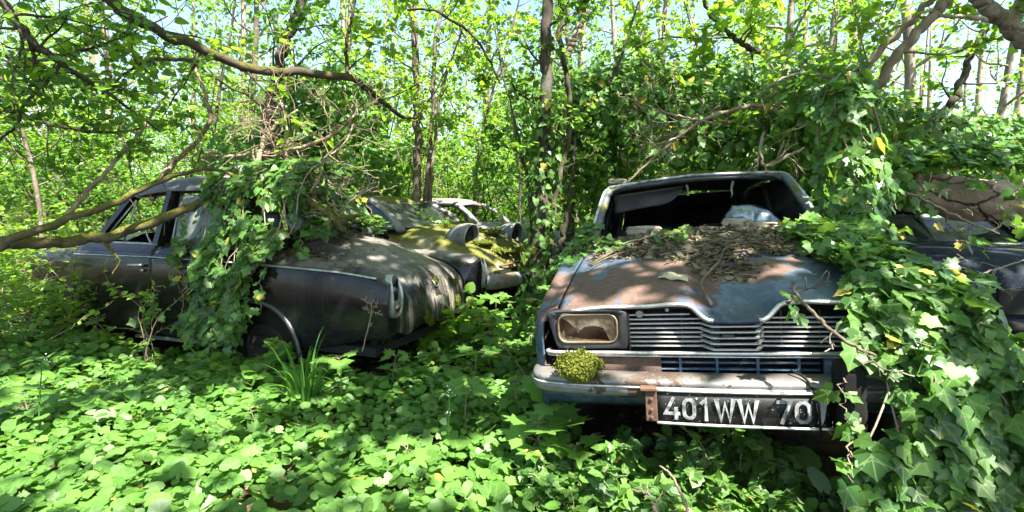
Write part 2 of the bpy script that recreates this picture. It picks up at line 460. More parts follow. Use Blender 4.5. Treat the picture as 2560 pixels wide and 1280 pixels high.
# fenders, sides, lower front panel: one body
mb = MB()
for sgn in (-1, 1):
    rows = []
    for y in (.035, .06, .12, .3, .6, .9, 1.12):
        t = max(0, min(1, (y + .015) / 1.1))
        xe = .693 - .05 * t; ze = hood_z(xe, t) - .002
        f = min(1, (y - .035) / .10); f = f ** .5
        zo = ze - .012
        rows.append([(sgn * xe, y, ze), (sgn * (xe + .035), y + .0, zo), (sgn * (.74 + .035 * f), y, zo - .03 * (1.3 - f)), (sgn * (.755 + .05 * f), y, .70),
                     (sgn * (.76 + .055 * f), y, .60), (sgn * (.755 + .055 * f), y, .48), (sgn * (.75 + .05 * f), y, .34)])
    mb.grid(surf(np.array(rows), 36, 26) if sgn < 0 else surf(np.array(rows)[:, ::-1], 36, 26))
    rows = []
    for y, zb in ((1.12, .955), (1.6, .94), (2.4, .93), (3.1, .93), (3.75, .93)):
        rows.append([(sgn * .66, y, zb), (sgn * .75, y, zb - .03), (sgn * .80, y, .80), (sgn * .815, y, .6), (sgn * .81, y, .45), (sgn * .78, y, .26)])
    mb.grid(surf(np.array(rows), 30, 20) if sgn < 0 else surf(np.array(rows)[:, ::-1], 30, 20))
# lower front panel around the slotted opening
for c, s in (((-.49, .015, .523), (.42, .03, .112)), ((.50, .015, .523), (.40, .03, .112)), ((0, .015, .4755), (.57, .03, .017)), ((0, .015, .5735), (.57, .03, .012))):
    mb.box(c, s)
mb.grid([[(x, y, z) for x in np.linspace(-.76, .76, 20)] for y, z in ((.02, .465), (.012, .42), (.03, .37), (.09, .335), (.3, .32))])
# tail panel
mb.grid([[(x, 3.75 + .06 * (1 - abs(x)), z) for x in np.linspace(-.8, .8, 12)] for z in (.95, .7, .4, .28)])
body = mb.build('body', M['blue'], CARB, smooth=True, solid=.008, offset=0)
# valance vents
mb = MB()
for i in range(2):
    mb.box((-.42 + .01 * i, .004, .425 - .022 * i), (.085 - .02 * i, .02, .008))
mb.build('vent', M['black'], CARB)
# black engine bay, floor and inner walls
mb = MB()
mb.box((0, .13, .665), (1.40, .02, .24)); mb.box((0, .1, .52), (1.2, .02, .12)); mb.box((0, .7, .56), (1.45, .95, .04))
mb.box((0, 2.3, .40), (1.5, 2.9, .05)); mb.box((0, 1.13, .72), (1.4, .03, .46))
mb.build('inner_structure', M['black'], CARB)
mb = MB()
mb.box((-.17, .11, .755), (.5, .012, .03)); mb.box((-.06, .105, .62), (.035, .012, .12))
mb.bar((.02, .095, .50), (.06, .095, .57), .04, .008)
mb.build('radiator_support', simple('dull_blue_metal', (.01, .04, .07), .5, col2=(.05, .05, .05)), CARB)
# headlights
def headlight(sgn):
    mm = lambda L: np.array(L) * np.array([sgn, 1, 1])
    ox = [(-.735, .01, .745), (-.70, .005, .757), (-.42, 0, .757), (-.402, 0, .75), (-.402, 0, .607), (-.42, 0, .600), (-.66, .004, .598), (-.70, .01, .612)]
    outer = cr(np.array(ox + ox[:1]), 49)[:-1]
    inner = rrect(-.565, .681, .121, .058, .034, 12)
    a0 = np.arctan2(outer[:, 2] - .681, outer[:, 0] + .565)
    ai = np.arctan2(inner[:, 2] - .681, inner[:, 0] + .565)
    order = np.argsort(ai); inner = inner[order]; ai = ai[order]
    o2 = outer[np.argsort(a0)]; a2 = np.sort(a0)
    def ring(q, angs, rp):
        return np.stack([np.interp(rp, angs, q[:, j], period=2 * PI) for j in range(3)], 1)
    A = np.linspace(-PI, PI, 64, endpoint=False)
    O = ring(o2, a2, A); I = ring(inner, ai, A)
    h = MB()
    mid = O * .25 + I * .75; mid[:, 1] = O[:, 1] * .25 + .012
    Ib = I + np.array([0, .025, 0]); If = I + np.array([0, .012, 0])
    Ob = O + np.array([0, .07, 0])
    h.bridge(mm(Ob), mm(O + [0, .004, 0]), mm(O * .97 + np.array([-.565, 0, .681]) * .03 - [0, .006, 0]), mm(mid), mm(If), mm(Ib))
    b = h.build('headlight', M['gable'], CARB, smooth=True)
    h = MB(); loop = I + np.array([0, .006, 0]); h.tube(mm(np.concatenate([loop, loop[:2]])), .005, 6, cap=False)
    h.build('rim', simple('tarnished_rim', (.22, .18, .11), .45, .4, sc=12, col2=(.09, .06, .035)), b, smooth=True)
    h = MB(); cx = np.array([-.565, 0, .681])
    loops = []
    for s_, y_ in ((1, .02), (.96, .04), (.8, .075), (.5, .095), (.12, .10)):
        loops.append(mm((I - [0, I[0, 1], 0] - cx) * s_ + cx + np.array([0, y_, 0])))
    h.bridge(*loops); h.loopfan(loops[-1])
    h.build('reflector', M['reflector'], b, smooth=True)
    h = MB()     # broken lens: upper part and two jagged corners remain
    top = [(-.672, .728), (-.64, .737), (-.57, .739), (-.49, .737), (-.457, .725), (-.450, .68), (-.452, .640), (-.475, .631), (-.487, .655), (-.500, .683), (-.535, .692), (-.575, .688), (-.597, .672), (-.603, .662), (-.618, .684), (-.645, .712)]
    h.loopfan(mm([(x, .012, z) for x, z in top]))
    low = [(-.682, .65), (-.676, .632), (-.655, .626), (-.60, .625), (-.575, .632), (-.61, .640), (-.65, .648), (-.668, .672)]
    h.loopfan(mm([(x, .014, z) for x, z in low]))
    h.build('broken_lens', M['shard'], b, solid=.003)
    return b
hl = headlight(-1); hl['label'] = 'headlight with smashed lens in a black surround'
headlight(1)
# grille
mb = MB()
for i in range(8):
    z = .731 - .0181 * i
    yo = .03
    if i < 1:
        mb.bar((-.395, yo, z), (-.16, yo, z), .018, .0050); continue
    mb.bar((-.395, yo, z), (-.115, yo, z - .001), .018, .0050)
    mb.bar((.095, yo, z - .001), (.41, yo, z - .004), .018, .0050)
for i in range(6):
    z = .717 - .0222 * i - .004
    mb.bar((-.085, -.03, z), (.072, -.03, z), .016, .0050)
    mb.bar((-.118, .026, z + .004), (-.083, -.03, z), .016, .006); mb.bar((.070, -.03, z), (.098, .026, z + .004), .016, .006)
gr = mb.build('grille', simple('grille_bar', (.46, .45, .44), .35, .25, sc=30, col2=(.20, .18, .16), thr=(.5, .78)), CARB)
mb = MB()
for x in (-.19, .17, .30): mb.box((x, .048, .665), (.005, .008, .14))
for x in (-.396, ): mb.box((x, .03, .665), (.006, .03, .15))
mb.box((-.03, -.036, .655), (.04, .006, .012))
mb.build('stay', M['gable'], gr)
mb = MB()
for x, z, r in ((-.352, .737, .0155), (-.245, .752, .008)):
    mb.tube([(x, .055, z), (x, .012, z), (x, .006, z)], [r, r, r * .85], 16); mb.tube([(x, .007, z), (x, -.002, z)], [r * .55, r * .4], 12)
mb.build('grille_knob', M['alu'], gr, smooth=False)
mb = MB()
pts = [(-.735, .05, .586), (-.71, -.008, .586), (-.4, -.016, .585), (0, -.02, .583), (.4, -.016, .583), (.71, -.008, .583), (.735, .05, .583)]
mb.tube(pts, .0075, 8, n=40); mb.tube([(p[0], p[1] + .003, p[2] - .014) for p in pts], .003, 6, n=30)
mb.build('grille_moulding', M['chrome'], CARB, smooth=True)
# slotted lower opening
mb = MB()
for z in (.5425, .5165): mb.box((0, .008, z), (.57, .018, .0050))
for x in (-.205, -.07, .075, .215): mb.box((x, .004, .524), (.009, .014, .09))
mb.build('lower_grille', simple('lower_grille_bar', (.035, .075, .13), .4, sc=16, col2=(.26, .27, .27), thr=(.5, .75)), CARB)
# bumper
path = [(-.80, .40), (-.815, .2), (-.812, .05), (-.785, -.05), (-.70, -.10), (-.5, -.125), (-.25, -.14), (0, -.145), (.25, -.14), (.5, -.125), (.70, -.10), (.785, -.05), (.812, .05), (.815, .2), (.80, .40)]
pp = cr(np.array(path), 90); tn = np.gradient(pp, axis=0); tn /= np.linalg.norm(tn, axis=1)[:, None]; nr = np.stack([tn[:, 1], -tn[:, 0]], 1)
sec = [(-.085, .520), (-.03, .517), (-.006, .511), (.004, .500), (.002, .492), (-.004, .485), (.003, .478), (.004, .460), (-.004, .446), (-.03, .440)]
G = [[(p[0] + n[0] * o_, p[1] + n[1] * o_, z) for o_, z in sec] for p, n in zip(pp, nr)]
mb = MB(); mb.grid(G)
bump = mb.build('bumper', M['bumper'], CARB, smooth=True, solid=.006)
mb = MB()
mb.tube([(p[0] + n[0] * .004, p[1] + n[1] * .004, .484) for p, n in zip(pp[14:76], nr[14:76])], .0045, 6)
mb.build('bumper_moulding', M['chrome'], bump, smooth=True)
# plate
def plate_y(x): return -.158 - .012 * (1 - (x / .33) ** 2)
mb = MB()
mb.grid([[(x, plate_y(x) + .004 * (1 if z < .4 else 0), z - .0 * x) for x in np.linspace(-.30, .268, 24)] for z in (.478, .42, .366)])
plate = mb.build('number_plate', M['plate'], bump, smooth=True, solid=.004, offset=1)
plate['label'] = 'black number plate with worn silver characters'
mb = MB()
for z in (.483, .361): mb.tube([(x, plate_y(x) - .002, z) for x in np.linspace(-.305, .275, 20)], .0055, 6)
mb.build('plate_edging', M['chrome'], plate, smooth=True)
def stroke(mb, pts, w, closed=False, z0=0):
    """flat mitred ribbon on the plate"""
    P = np.array(pts, float); n = len(P)
    L = []; R_ = []
    for i in range(n):
        a = P[(i - 1) % n] if (closed or i > 0) else None; b = P[(i + 1) % n] if (closed or i < n - 1) else None
        d1 = (P[i] - a) / np.linalg.norm(P[i] - a) if a is not None else None
        d2 = (b - P[i]) / np.linalg.norm(b - P[i]) if b is not None else None
        if d1 is None: d1 = d2
        if d2 is None: d2 = d1
        t = d1 + d2; t /= np.linalg.norm(t) + 1e-9; nn = np.array([-t[1], t[0]])
        kf = min(1.6, 1 / max(.3, nn @ np.array([-d1[1], d1[0]])))
        L.append(P[i] + nn * w / 2 * kf); R_.append(P[i] - nn * w / 2 * kf)
    m = n if closed else n - 1
    V = [(x, plate_y(x) - .0066 - z0, z) for x, z in L] + [(x, plate_y(x) - .0066 - z0, z) for x, z in R_]
    F = [[i, (i + 1) % n, n + (i + 1) % n, n + i] for i in range(m)]
    mb.add(V, [F])
mb = MB(); W_ = .0125
def glyph(ch, x, w, z0, h):
    global mb
    X = lambda a, b: (x + a * w, z0 + b * h)
    if ch == '0':
        e = rrect(x + w / 2, z0 + h / 2, w / 2 - W_ / 2, h / 2 - W_ / 2, w * .42, 6)
        stroke(mb, e[:, [0, 2]], W_, True)
    elif ch == '4': stroke(mb, [X(.98, .27), X(.06, .27), X(.62, .99)], W_); stroke(mb, [X(.74, .56), X(.74, 0)], W_, z0=.0006)
    elif ch == '1': stroke(mb, [X(.05, .74), X(.62, .95), X(.62, 0)], W_)
    elif ch == '7': stroke(mb, [X(.0, .93), X(.92, .93), X(.30, 0)], W_)
    elif ch == 'W': stroke(mb, [X(.05, 1), X(.28, .06), X(.5, .80), X(.72, .06), X(.95, 1)], W_ * 1.22)
for ch, x, w in (('4', -.277, .056), ('0', -.214, .047), ('1', -.152, .03), ('W', -.102, .064), ('W', -.026, .064), ('7', .096, .047), ('0', .152, .052)):
    mb = MB(); glyph(ch, x, w, .378 + .0, .083)
    mb.build('plate_character', M['letter'], plate, solid=.0015, offset=0)
mb = MB()
mb.loopfan([(x, plate_y(x) - .006, z) for x, z in ((.222, .382), (.236, .375), (.244, .40), (.252, .45), (.256, .462), (.247, .468), (.243, .482), (.230, .463), (.219, .452), (.222, .425), (.226, .405))])
mb.build('torn_sticker', simple('torn_sticker', (.38, .35, .36), .6, col2=(.15, .13, .13)), plate, solid=.002)
mb = MB(); mb.box((-.322, -.158, .424), (.042, .014, .118)); mb.box((-.33, -.15, .487), (.06, .05, .012))
for z in (.38, .41, .45): mb.tube([(-.322, -.164, z), (-.322, -.172, z)], .007, 8)
mb.build('plate_bracket', M['rustm'], bump, bevel=.004)
mb = MB()
G = []
for z, s_ in ((.335, .9), (.345, 1), (.45, 1.04), (.56, 1), (.588, .92), (.596, .7)):
    G.append([(x, y, z) for x, y, _ in np.array(rrect(.318, -.165, .036 * s_, .055 * s_, .014, 4))[:, [0, 2, 1]]])
mb.grid(G, close_v=True); mb.loopfan(G[-1]); mb.loopfan(G[0][::-1])
mb.build('overrider', M['rubber'], bump, smooth=True)

# cabin: windscreen frame, pillars, roof, windows
M['frame'] = weathered('dark_frame_paint', (.02, .025, .03), (.05, .06, .065), (.13, .11, .09), .66, dust=(.2, .2, .18), dust_amt=.6, rough=.4, moss=(.11, .11, .012), moss_thr=.5, sc=7)
mb = MB()
WS = {'bl': (-.635, 1.10, 1.0), 'tl': (-.560, 1.62, 1.345), 'tr': (.585, 1.62, 1.345), 'br': (.645, 1.10, 1.0)}
def pil(a, b, w, h, up=(0, -.6, 1)): mb.bar(a, b, w, h, up)
mb.tube([WS['bl'], (-.605, 1.34, 1.165), (-.572, 1.58, 1.318), (-.545, 1.63, 1.350), (-.5, 1.64, 1.362), (0, 1.60, 1.385), (.5, 1.64, 1.362), (.565, 1.63, 1.350), (.592, 1.58, 1.318), (.615, 1.34, 1.165), WS['br']], .030, 10, n=60, flat=.8)
for s in (-1, 1):
    mb.tube([(s * .70, 2.32, .93), (s * .60, 2.30, 1.36)], .035, 8, n=4)
    mb.tube([(s * .68, 3.30, .93), (s * .57, 3.00, 1.36)], .05, 8, n=4)
    mb.tube([(s * .66, 3.74, .95), (s * .53, 3.02, 1.36)], .04, 8, n=4)
frame = mb.build('window_frame', M['frame'], CARB, smooth=True)
mb = MB()
mb.tube([(-.66, 1.085, 1.0), (-.632, 1.325, 1.17), (-.598, 1.57, 1.325), (-.57, 1.615, 1.36), (-.5, 1.615, 1.378), (0, 1.575, 1.402), (.5, 1.615, 1.378), (.585, 1.615, 1.362), (.61, 1.57, 1.325), (.64, 1.325, 1.17)], .011, 6, n=60)
mb.build('windscreen_trim', simple('chipped_white_trim', (.38, .42, .44), .4, .3, sc=9, col2=(.05, .055, .05), thr=(.42, .62)), frame, smooth=True)
mb = MB()
rows = []
for y, zc, hw in ((1.60, 1.385, .575), (1.75, 1.412, .59), (2.2, 1.44, .60), (2.7, 1.43, .59), (3.02, 1.385, .56)):
    rows.append([(-hw, y, zc - .055), (-hw * .8, y, zc - .01), (0, y, zc + .012), (hw * .8, y, zc - .01), (hw, y, zc - .055)])
mb.grid(surf(np.array(rows), 24, 24))
M['roof_m'] = weathered('mossy_roof_paint', (.02, .03, .05), (.06, .07, .08), (.12, .1, .08), .55, dust=(.16, .14, .1), dust_amt=.7, moss=(.10, .11, .012), moss_thr=.46, rough=.5)
mb.build('roof', M['roof_m'], CARB, smooth=True, solid=.02)
mb = MB()
for s in (-1, 1):
    for y0, y1, y2, y3 in ((1.25, 2.28, 1.66, 2.27), (2.36, 3.26, 2.33, 2.98)):
        mb.loopfan(np.array([(s * .68, y0, .95), (s * .69, y1, .94), (s * .595, y3, 1.35), (s * .59, y2, 1.34)])[::s])
mb.loopfan([(-.6, 3.72, .97), (.6, 3.72, .97), (.5, 3.04, 1.35), (-.5, 3.04, 1.35)])
mb.build('window_glass', M['dark_glass'], CARB, solid=.004)
# interior
mb = MB()
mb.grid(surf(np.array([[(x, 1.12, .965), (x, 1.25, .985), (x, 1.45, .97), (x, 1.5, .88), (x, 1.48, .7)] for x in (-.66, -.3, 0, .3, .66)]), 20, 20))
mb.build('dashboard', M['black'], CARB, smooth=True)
mb = MB()
rows = [[(x, y, z) for y, z in ((2.05, .55), (2.12, .8), (2.22, 1.03), (2.28, 1.05), (2.3, .95), (2.3, .55))] for x in (-.56, -.5, -.35, -.2, -.12)]
mb.grid(surf(np.array(rows), 12, 20)); mb.grid(surf(np.array(rows) * [-1, 1, 1], 12, 20))
mb.build('front_seat', simple('dark_seat', (.02, .022, .02), .8, col2=(.05, .05, .045), sc=8), CARB, smooth=True)
mb = MB(); rows = [[(x, y, z) for y, z in ((3.0, .55), (3.1, .8), (3.22, 1.0), (3.3, 1.0))] for x in (-.62, 0, .62)]
mb.grid(surf(np.array(rows), 10, 12)); mb.build('rear_seat', M['gum'], CARB, smooth=True)
mb = MB()
rows = [[(-.53, 1.70, 1.315), (-.53, 1.735, 1.26), (-.535, 1.75, 1.185)], [(-.3, 1.69, 1.325), (-.3, 1.75, 1.29), (-.31, 1.78, 1.215)], [(-.14, 1.69, 1.335), (-.14, 1.75, 1.30), (-.155, 1.77, 1.235)], [(-.05, 1.69, 1.34), (-.055, 1.71, 1.325), (-.06, 1.72, 1.305)]]
mb.grid(surf(np.array(rows), 20, 12)); mb.build('sagging_headliner', M['gum'], CARB, smooth=True, solid=.008)
mb = MB()
mb.tube([(-.03, 1.63, 1.345), (-.02, 1.65, 1.30), (-.025, 1.655, 1.275)], [.009, .005, .012], 6, n=8, wob=.6)
mb.tube([(.27, 1.63, 1.345), (.26, 1.65, 1.30), (.265, 1.66, 1.26), (.255, 1.66, 1.235)], [.008, .007, .005, .002], 6, n=12, wob=.8)
mb.build('hanging_shred', simple('pale_shred', (.32, .34, .32), .7), CARB, smooth=True)
an = np.linspace(0, 2 * PI, 40)
mb = MB(); mb.tube([(.34 + .18 * math.cos(a), 1.62 - .06 * math.sin(a), 1.0 + .17 * math.sin(a)) for a in an], .010, 6, cap=False)
mb.bar((.17, 1.62, 1.0), (.51, 1.62, 1.0), .02, .012); mb.build('steering_wheel', M['rubber'], CARB, smooth=True)
M['rimd'] = simple('blackened_rim', (.02, .013, .009), .8, col2=(.008, .006, .005))
def wheel(parent, x, y, z, R, wd, axis=0):
    h = MB()
    prof = [(-wd * .45, R * .58), (-wd * .5, R * .85), (-wd * .38, R), (wd * .38, R), (wd * .5, R * .85), (wd * .45, R * .58)]
    f = (lambda d, a, r: (x + d, y + r * math.cos(a), z + r * math.sin(a))) if axis == 0 else (lambda d, a, r: (x + r * math.cos(a), y + d, z + r * math.sin(a)))
    h.grid([[f(d, a, r) for d, r in prof] for a in np.linspace(0, 2 * PI, 33)])
    t = h.build('wheel', M['rubber'], parent, smooth=True)
    h = MB(); h.grid([[f(d, a, r) for d, r in ((-wd * .2, .02), (-wd * .25, R * .3), (-wd * .40, R * .5), (-wd * .44, R * .6))] for a in np.linspace(0, 2 * PI, 33)])
    h.grid([[f(-d, a, r) for d, r in ((-wd * .2, .02), (-wd * .25, R * .3), (-wd * .40, R * .5), (-wd * .44, R * .6))] for a in np.linspace(0, 2 * PI, 33)])
    h.build('rim', M['rimd'], t, smooth=True)
    return t
for s in (-1, 1):
    for yy in (.74, 3.15): wheel(CARB, s * .68, yy, .26, .30, .15)

def RB(p):   # local point on this car -> world
    return np.array(CARB_M @ Vector(p))
CARB_M = Matrix.Translation(CARB.location) @ CARB.rotation_euler.to_matrix().to_4x4()
# ------------------------------------------------------------------ black saloon (left)
M['blackp'] = weathered('weathered_black_paint', (.006, .006, .007), (.011, .011, .013), (.10, .055, .042), .70, dust=(.27, .23, .19), dust_amt=.75, rough=.08,
                        spec=.30, streak=(.032, .030, .027), streak_amt=.4, sc=3.2, speck=.1, moss=(.10, .11, .015), moss_thr=.70)
M['blackdoor'] = weathered('black_door_paint', (.006, .006, .005), (.012, .014, .009), (.085, .05, .038), .72, dust=(.12, .075, .06), dust_amt=.9, rough=.09,
                        spec=.28, streak=(.03, .03, .026), streak_amt=.4, sc=2.2, speck=.15)
M['tail'] = weathered('lichen_streaked_black', (.012, .012, .012), (.02, .018, .018), (.11, .07, .05), .66, dust=(.17, .145, .125), dust_amt=.75, rough=.25,
                      streak=(.36, .32, .26), streak_amt=.95, sc=3.4, speck=.7, moss=(.13, .14, .02), moss_thr=.66)
SAL = thing('saloon', 'old black saloon half covered in ivy with its rear corner towards the viewer', 'car', (-.563, 3.885, .032), (-.002, -.004, 2.795))
SAL_M = Matrix.Translation(SAL.location) @ SAL.rotation_euler.to_matrix().to_4x4()

RC = [(.035, .35), (.02, .42), (.035, .56), (.085, .68), (.19, .78), (.34, .87), (.56, .955), (.80, 1.02), (1.0, 1.055)]     # lid centre line
RM = [(.045, .35), (.03, .42), (.045, .55), (.09, .665), (.19, .76), (.34, .84), (.56, .92), (.80, .985), (1.0, 1.02)]
RV = [(.06, .35), (.05, .42), (.055, .52), (.085, .62), (.17, .71), (.32, .775), (.55, .83), (.80, .875), (1.0, .905)]          # lid edge
RT = [(.0, .36), (-.03, .42), (-.05, .60), (-.055, .72), (-.03, .78), (.08, .822), (.42, .852), (.75, .875), (1.0, .89)]         # fender crown
RE = [(.0, .36), (-.02, .42), (-.035, .58), (-.035, .69), (-.01, .745), (.10, .79), (.42, .822), (.75, .838), (1.0, .845)]
mb = MB()
lat = ((.0, RC), (.25, RM), (.42, RM), (.525, RV))
L = []
for y, r in lat:
    q = .012 if y == .42 else 0
    L.append([(x + q, y, z - (.035 if y == .42 else 0)) for x, z in r])
half = np.array(L).transpose(1, 0, 2)
full = np.concatenate([(half * [1, -1, 1])[:, ::-1], half[:, 1:]], 1)
mb.grid(surf(full[:, ::-1], 50, 50))
lid = mb.build('boot_lid', M['tail'], SAL, smooth=True, solid=.01)
lid['label'] = 'rounded black boot lid streaked with pale lichen and moss'
mb = MB()
for s in (1, -1):
    C = np.array([[(x, s * y, z) for x, z in r] for y, r in ((.535, RV), (.60, [(a + (c - a) * .55, b + (d - b) * .8) for (a, b), (c, d) in zip(RV, RT)]), (.70, RT), (.775, RE), (.80, [(x + .01, z - .03) for x, z in RE]))]).transpose(1, 0, 2)
    G = surf(C, 50, 24); mb.grid(G if s < 0 else G[:, ::-1])
# flank of the rear wing with wheel arch
AX, AZ, AR = 1.06, .17, .375
def side_pts(x, s):
    zt = np.interp(x, [-.03, .1, .42, 1.0, 2.1, 3.0, 3.6, 4.2], [.735, .79, .822, .845, .868, .872, .86, .80])
    k_ = np.interp(x, [3.1, 3.7, 4.1, 4.3], [0, .03, .13, .3])
    e = np.interp(x, [-.05, .02, .12], [.012, .0, 0]); lo = np.interp(x, [.1, .75], [1, 0])
    return [(x, s * (y - k_ - e), z) for y, z in ((.780, zt), (.802, zt - .03), (.818, zt - .12), (.826, .60), (.822, .45 + .04 * lo), (.808, .32 + .08 * lo), (.78, .22 + .14 * lo))]
def flank(x0, x1, s, n, arch=None):
    C = np.array([side_pts(x, s) for x in np.linspace(x0, x1, 8)])
    G = surf(C, n, 44)
    m_ = MB(); m_.grid(G if s > 0 else G[:, ::-1])
    if arch:
        V = m_.V[0]; P = m_.P[0]
        c = V[P].mean(1); d = np.hypot(c[:, 0] - arch[0], c[:, 2] - arch[1])
        keep = d > arch[2]
        m_.P[0] = P[keep]
        used = np.unique(m_.P[0]); dv = np.hypot(V[:, 0] - arch[0], V[:, 2] - arch[1])
        b = used[(dv[used] < arch[2] + .004)]
        f = arch[2] / dv[b]; V[b, 0] = arch[0] + (V[b, 0] - arch[0]) * f; V[b, 2] = arch[1] + (V[b, 2] - arch[1]) * f
    return m_
for s in (1, -1):
    f = flank(-.045, 1.245, s, 90, (AX, AZ, AR)); mb.add(f.V[0], f.P)
wing = mb.build('rear_wing', M['blackp'], SAL, smooth=True, solid=.006)
mb = MB()
for s in (1, -1):
    an = np.linspace(.05, PI - .05, 30)
    mb.grid([[(AX + r * math.cos(a), s * y, AZ + r * math.sin(a)) for a in an] for r, y in ((AR + .036, .826), (AR + .022, .838), (AR + .004, .836), (AR, .80), (AR + .0, .60))])
mb.build('wheel_arch', simple('grey_black_flange', (.016, .016, .017), .35, col2=(.04, .04, .036), sc=8), wing, smooth=True, solid=.004)
mb = MB()
for s in (1, -1):
    f = flank(3.11, 4.3, s, 60); mb.add(f.V[0], f.P)
mb.grid(surf(np.array([[(x, y, z) for y, z in ((-.76 + k_, ze), (-.55 + k_, ze + .03), (-.3, zc), (0, zc + .02), (.3, zc), (.55 - k_, ze + .03), (.76 - k_, ze))] for x, zc, ze, k_ in ((2.98, 1.0, .865, 0), (3.3, .98, .86, .0), (3.8, .93, .83, .05), (4.15, .84, .79, .15), (4.28, .70, .68, .25), (4.3, .45, .45, .3))]), 30, 30)[:, ::-1])
fw = mb.build('front_wing', M['blackp'], SAL, smooth=True, solid=.006)
for nm, x0, x1 in (('rear_door', 1.252, 2.128), ('front_door', 2.136, 3.104)):
    mb = MB()
    for s in (1, -1):
        f = flank(x0, x1, s, 40); mb.add(f.V[0], f.P)
        C = np.array([[(x, s * .780, np.interp(x, [1, 2.1, 3.0], [.845, .868, .872])), (x, s * .765, .895), (x, s * .735, .925), (x, s * .705, .945)] for x in np.linspace(x0, x1, 5)])
        G = surf(C, 20, 12); mb.grid(G if s < 0 else G[:, ::-1])
    d = mb.build(nm, M['blackdoor'], SAL, smooth=True, solid=.006)
    if nm == 'front_door':
        h = MB(); h.tube([(2.33, .835, .775), (2.32, .858, .778), (2.20, .86, .782), (2.19, .835, .782)], [.010, .013, .013, .010], 8, n=14); h.tube([(2.205, .825, .74), (2.205, .845, .74)], .014, 10)
        h.build('handle', M['alu'], d, smooth=True)
        h = MB(); h.tube([(2.15, .715, .938), (2.98, .712, .943)], .014, 6); h.build('window_sill_trim', M['alu'], d, smooth=True)
# trims
mb = MB()
for s in (1, -1):
    mb.tube([(x, s * y, z) for x, y, z in ((.045, .806, .768), (.3, .812, .795), (.65, .816, .812), (1.0, .818, .826))], .0085, 6, n=20)
mb.build('side_trim', M['alu'], wing, smooth=True)
mb = MB()
mb.tube([(x, .812, np.interp(x, [1, 2.1, 3.0], [.826, .846, .842])) for x in np.linspace(1.26, 3.08, 9)], .0065, 6)
mb.build('door_trim', M['alu'], SAL, smooth=True)
mb = MB(); mb.tube([(1.32, .80, .205), (2.36, .80, .195)], .022, 8, flat=.7); mb.build('sill_strip', simple('grey_sill', (.13, .15, .13), .4, .4, sc=12), SAL, smooth=True)
# floor, interior dark body
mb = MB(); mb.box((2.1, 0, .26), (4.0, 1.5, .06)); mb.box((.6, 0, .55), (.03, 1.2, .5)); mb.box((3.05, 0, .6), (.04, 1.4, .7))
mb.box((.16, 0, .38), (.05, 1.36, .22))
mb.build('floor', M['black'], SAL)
mb = MB()
for x0 in (1.35, 2.25):
    mb.grid(surf(np.array([[(x0 + dx, y, z) for dx, z in ((.45, .55), (.1, .56), (0, .75), (-.06, .95), (-.1, .93), (-.1, .5))] for y in (-.6, -.5, 0, .5, .6)]), 16, 20))
mb.build('bench_seat', simple('dark_bench', (.03, .03, .028), .85, col2=(.07, .07, .05), sc=7), SAL, smooth=True)
an = np.linspace(0, 2 * PI, 40)
mb = MB(); mb.tube([(2.62 + .09 * math.sin(a), .30 + .2 * math.cos(a), .98 + .18 * math.sin(a)) for a in an], .010, 6, cap=False); mb.build('steering_wheel', M['alu'], SAL, smooth=True)
# cabin
mb = MB()
rows = []
for x, zc, hw, ze in ((1.12, 1.36, .52, 1.27), (1.3, 1.445, .57, 1.335), (1.7, 1.53, .60, 1.385), (2.2, 1.53, .60, 1.385), (2.5, 1.485, .585, 1.36), (2.66, 1.385, .56, 1.32)):
    rows.append([(x, -hw - .02, ze - .02), (x, -hw, ze + .02), (x, -hw * .8, zc - .045), (x, 0, zc + .01), (x, hw * .8, zc - .045), (x, hw, ze + .02), (x, hw + .02, ze - .02)])
mb.grid(surf(np.array(rows), 30, 40)[:, ::-1])
M['roofs'] = weathered('dusty_black_roof', (.03, .03, .03), (.06, .055, .055), (.13, .09, .075), .62, dust=(.30, .26, .25), dust_amt=.8, rough=.4, sc=2.5, speck=.1)
mb.build('roof', M['roofs'], SAL, smooth=True, solid=.012)
mb = MB()
for s in (1, -1):
    mb.bar((2.97, s * .69, .93), (2.62, s * .585, 1.34), .05, .06, (0, s, .2))
    mb.bar((2.145, s * .715, .935), (2.10, s * .605, 1.36), .05, .105, (0, s, .3))
    mb.grid(surf(np.array([[(1.32, s * .72, .93), (1.30, s * .66, 1.15), (1.36, s * .60, 1.34)], [(1.1, s * .70, .93), (1.18, s * .64, 1.15), (1.26, s * .585, 1.35)], [(.90, s * .66, .93), (1.02, s * .60, 1.15), (1.16, s * .54, 1.34)]]), 10, 10))
mb.build('pillar', M['blackdoor'], SAL, solid=.01, offset=0)
mb = MB()
for s in (1, -1):
    mb.tube([(2.86, s * .70, .965), (2.58, s * .605, 1.30)], .007, 6); mb.tube([(2.56, s * .615, 1.30), (2.62, s * .70, .95)], .008, 6)
    mb.tube([(2.03, s * .71, .96), (2.03, s * .66, 1.15), (2.0, s * .625, 1.29), (1.9, s * .61, 1.325)], .007, 6, n=20)
mb.build('window_trim', M['alu'], SAL, smooth=True)
mb = MB()
for s in (1, -1): mb.loopfan(np.array([(2.06, s * .705, .945), (1.33, s * .71, .94), (1.40, s * .61, 1.33), (2.04, s * .612, 1.34)])[::s])
mb.loopfan([(.93, -.58, 1.0), (.93, .58, 1.0), (1.15, .5, 1.335), (1.15, -.5, 1.335)])
mb.build('window_glass', M['glass_dirty'], SAL, solid=.003)
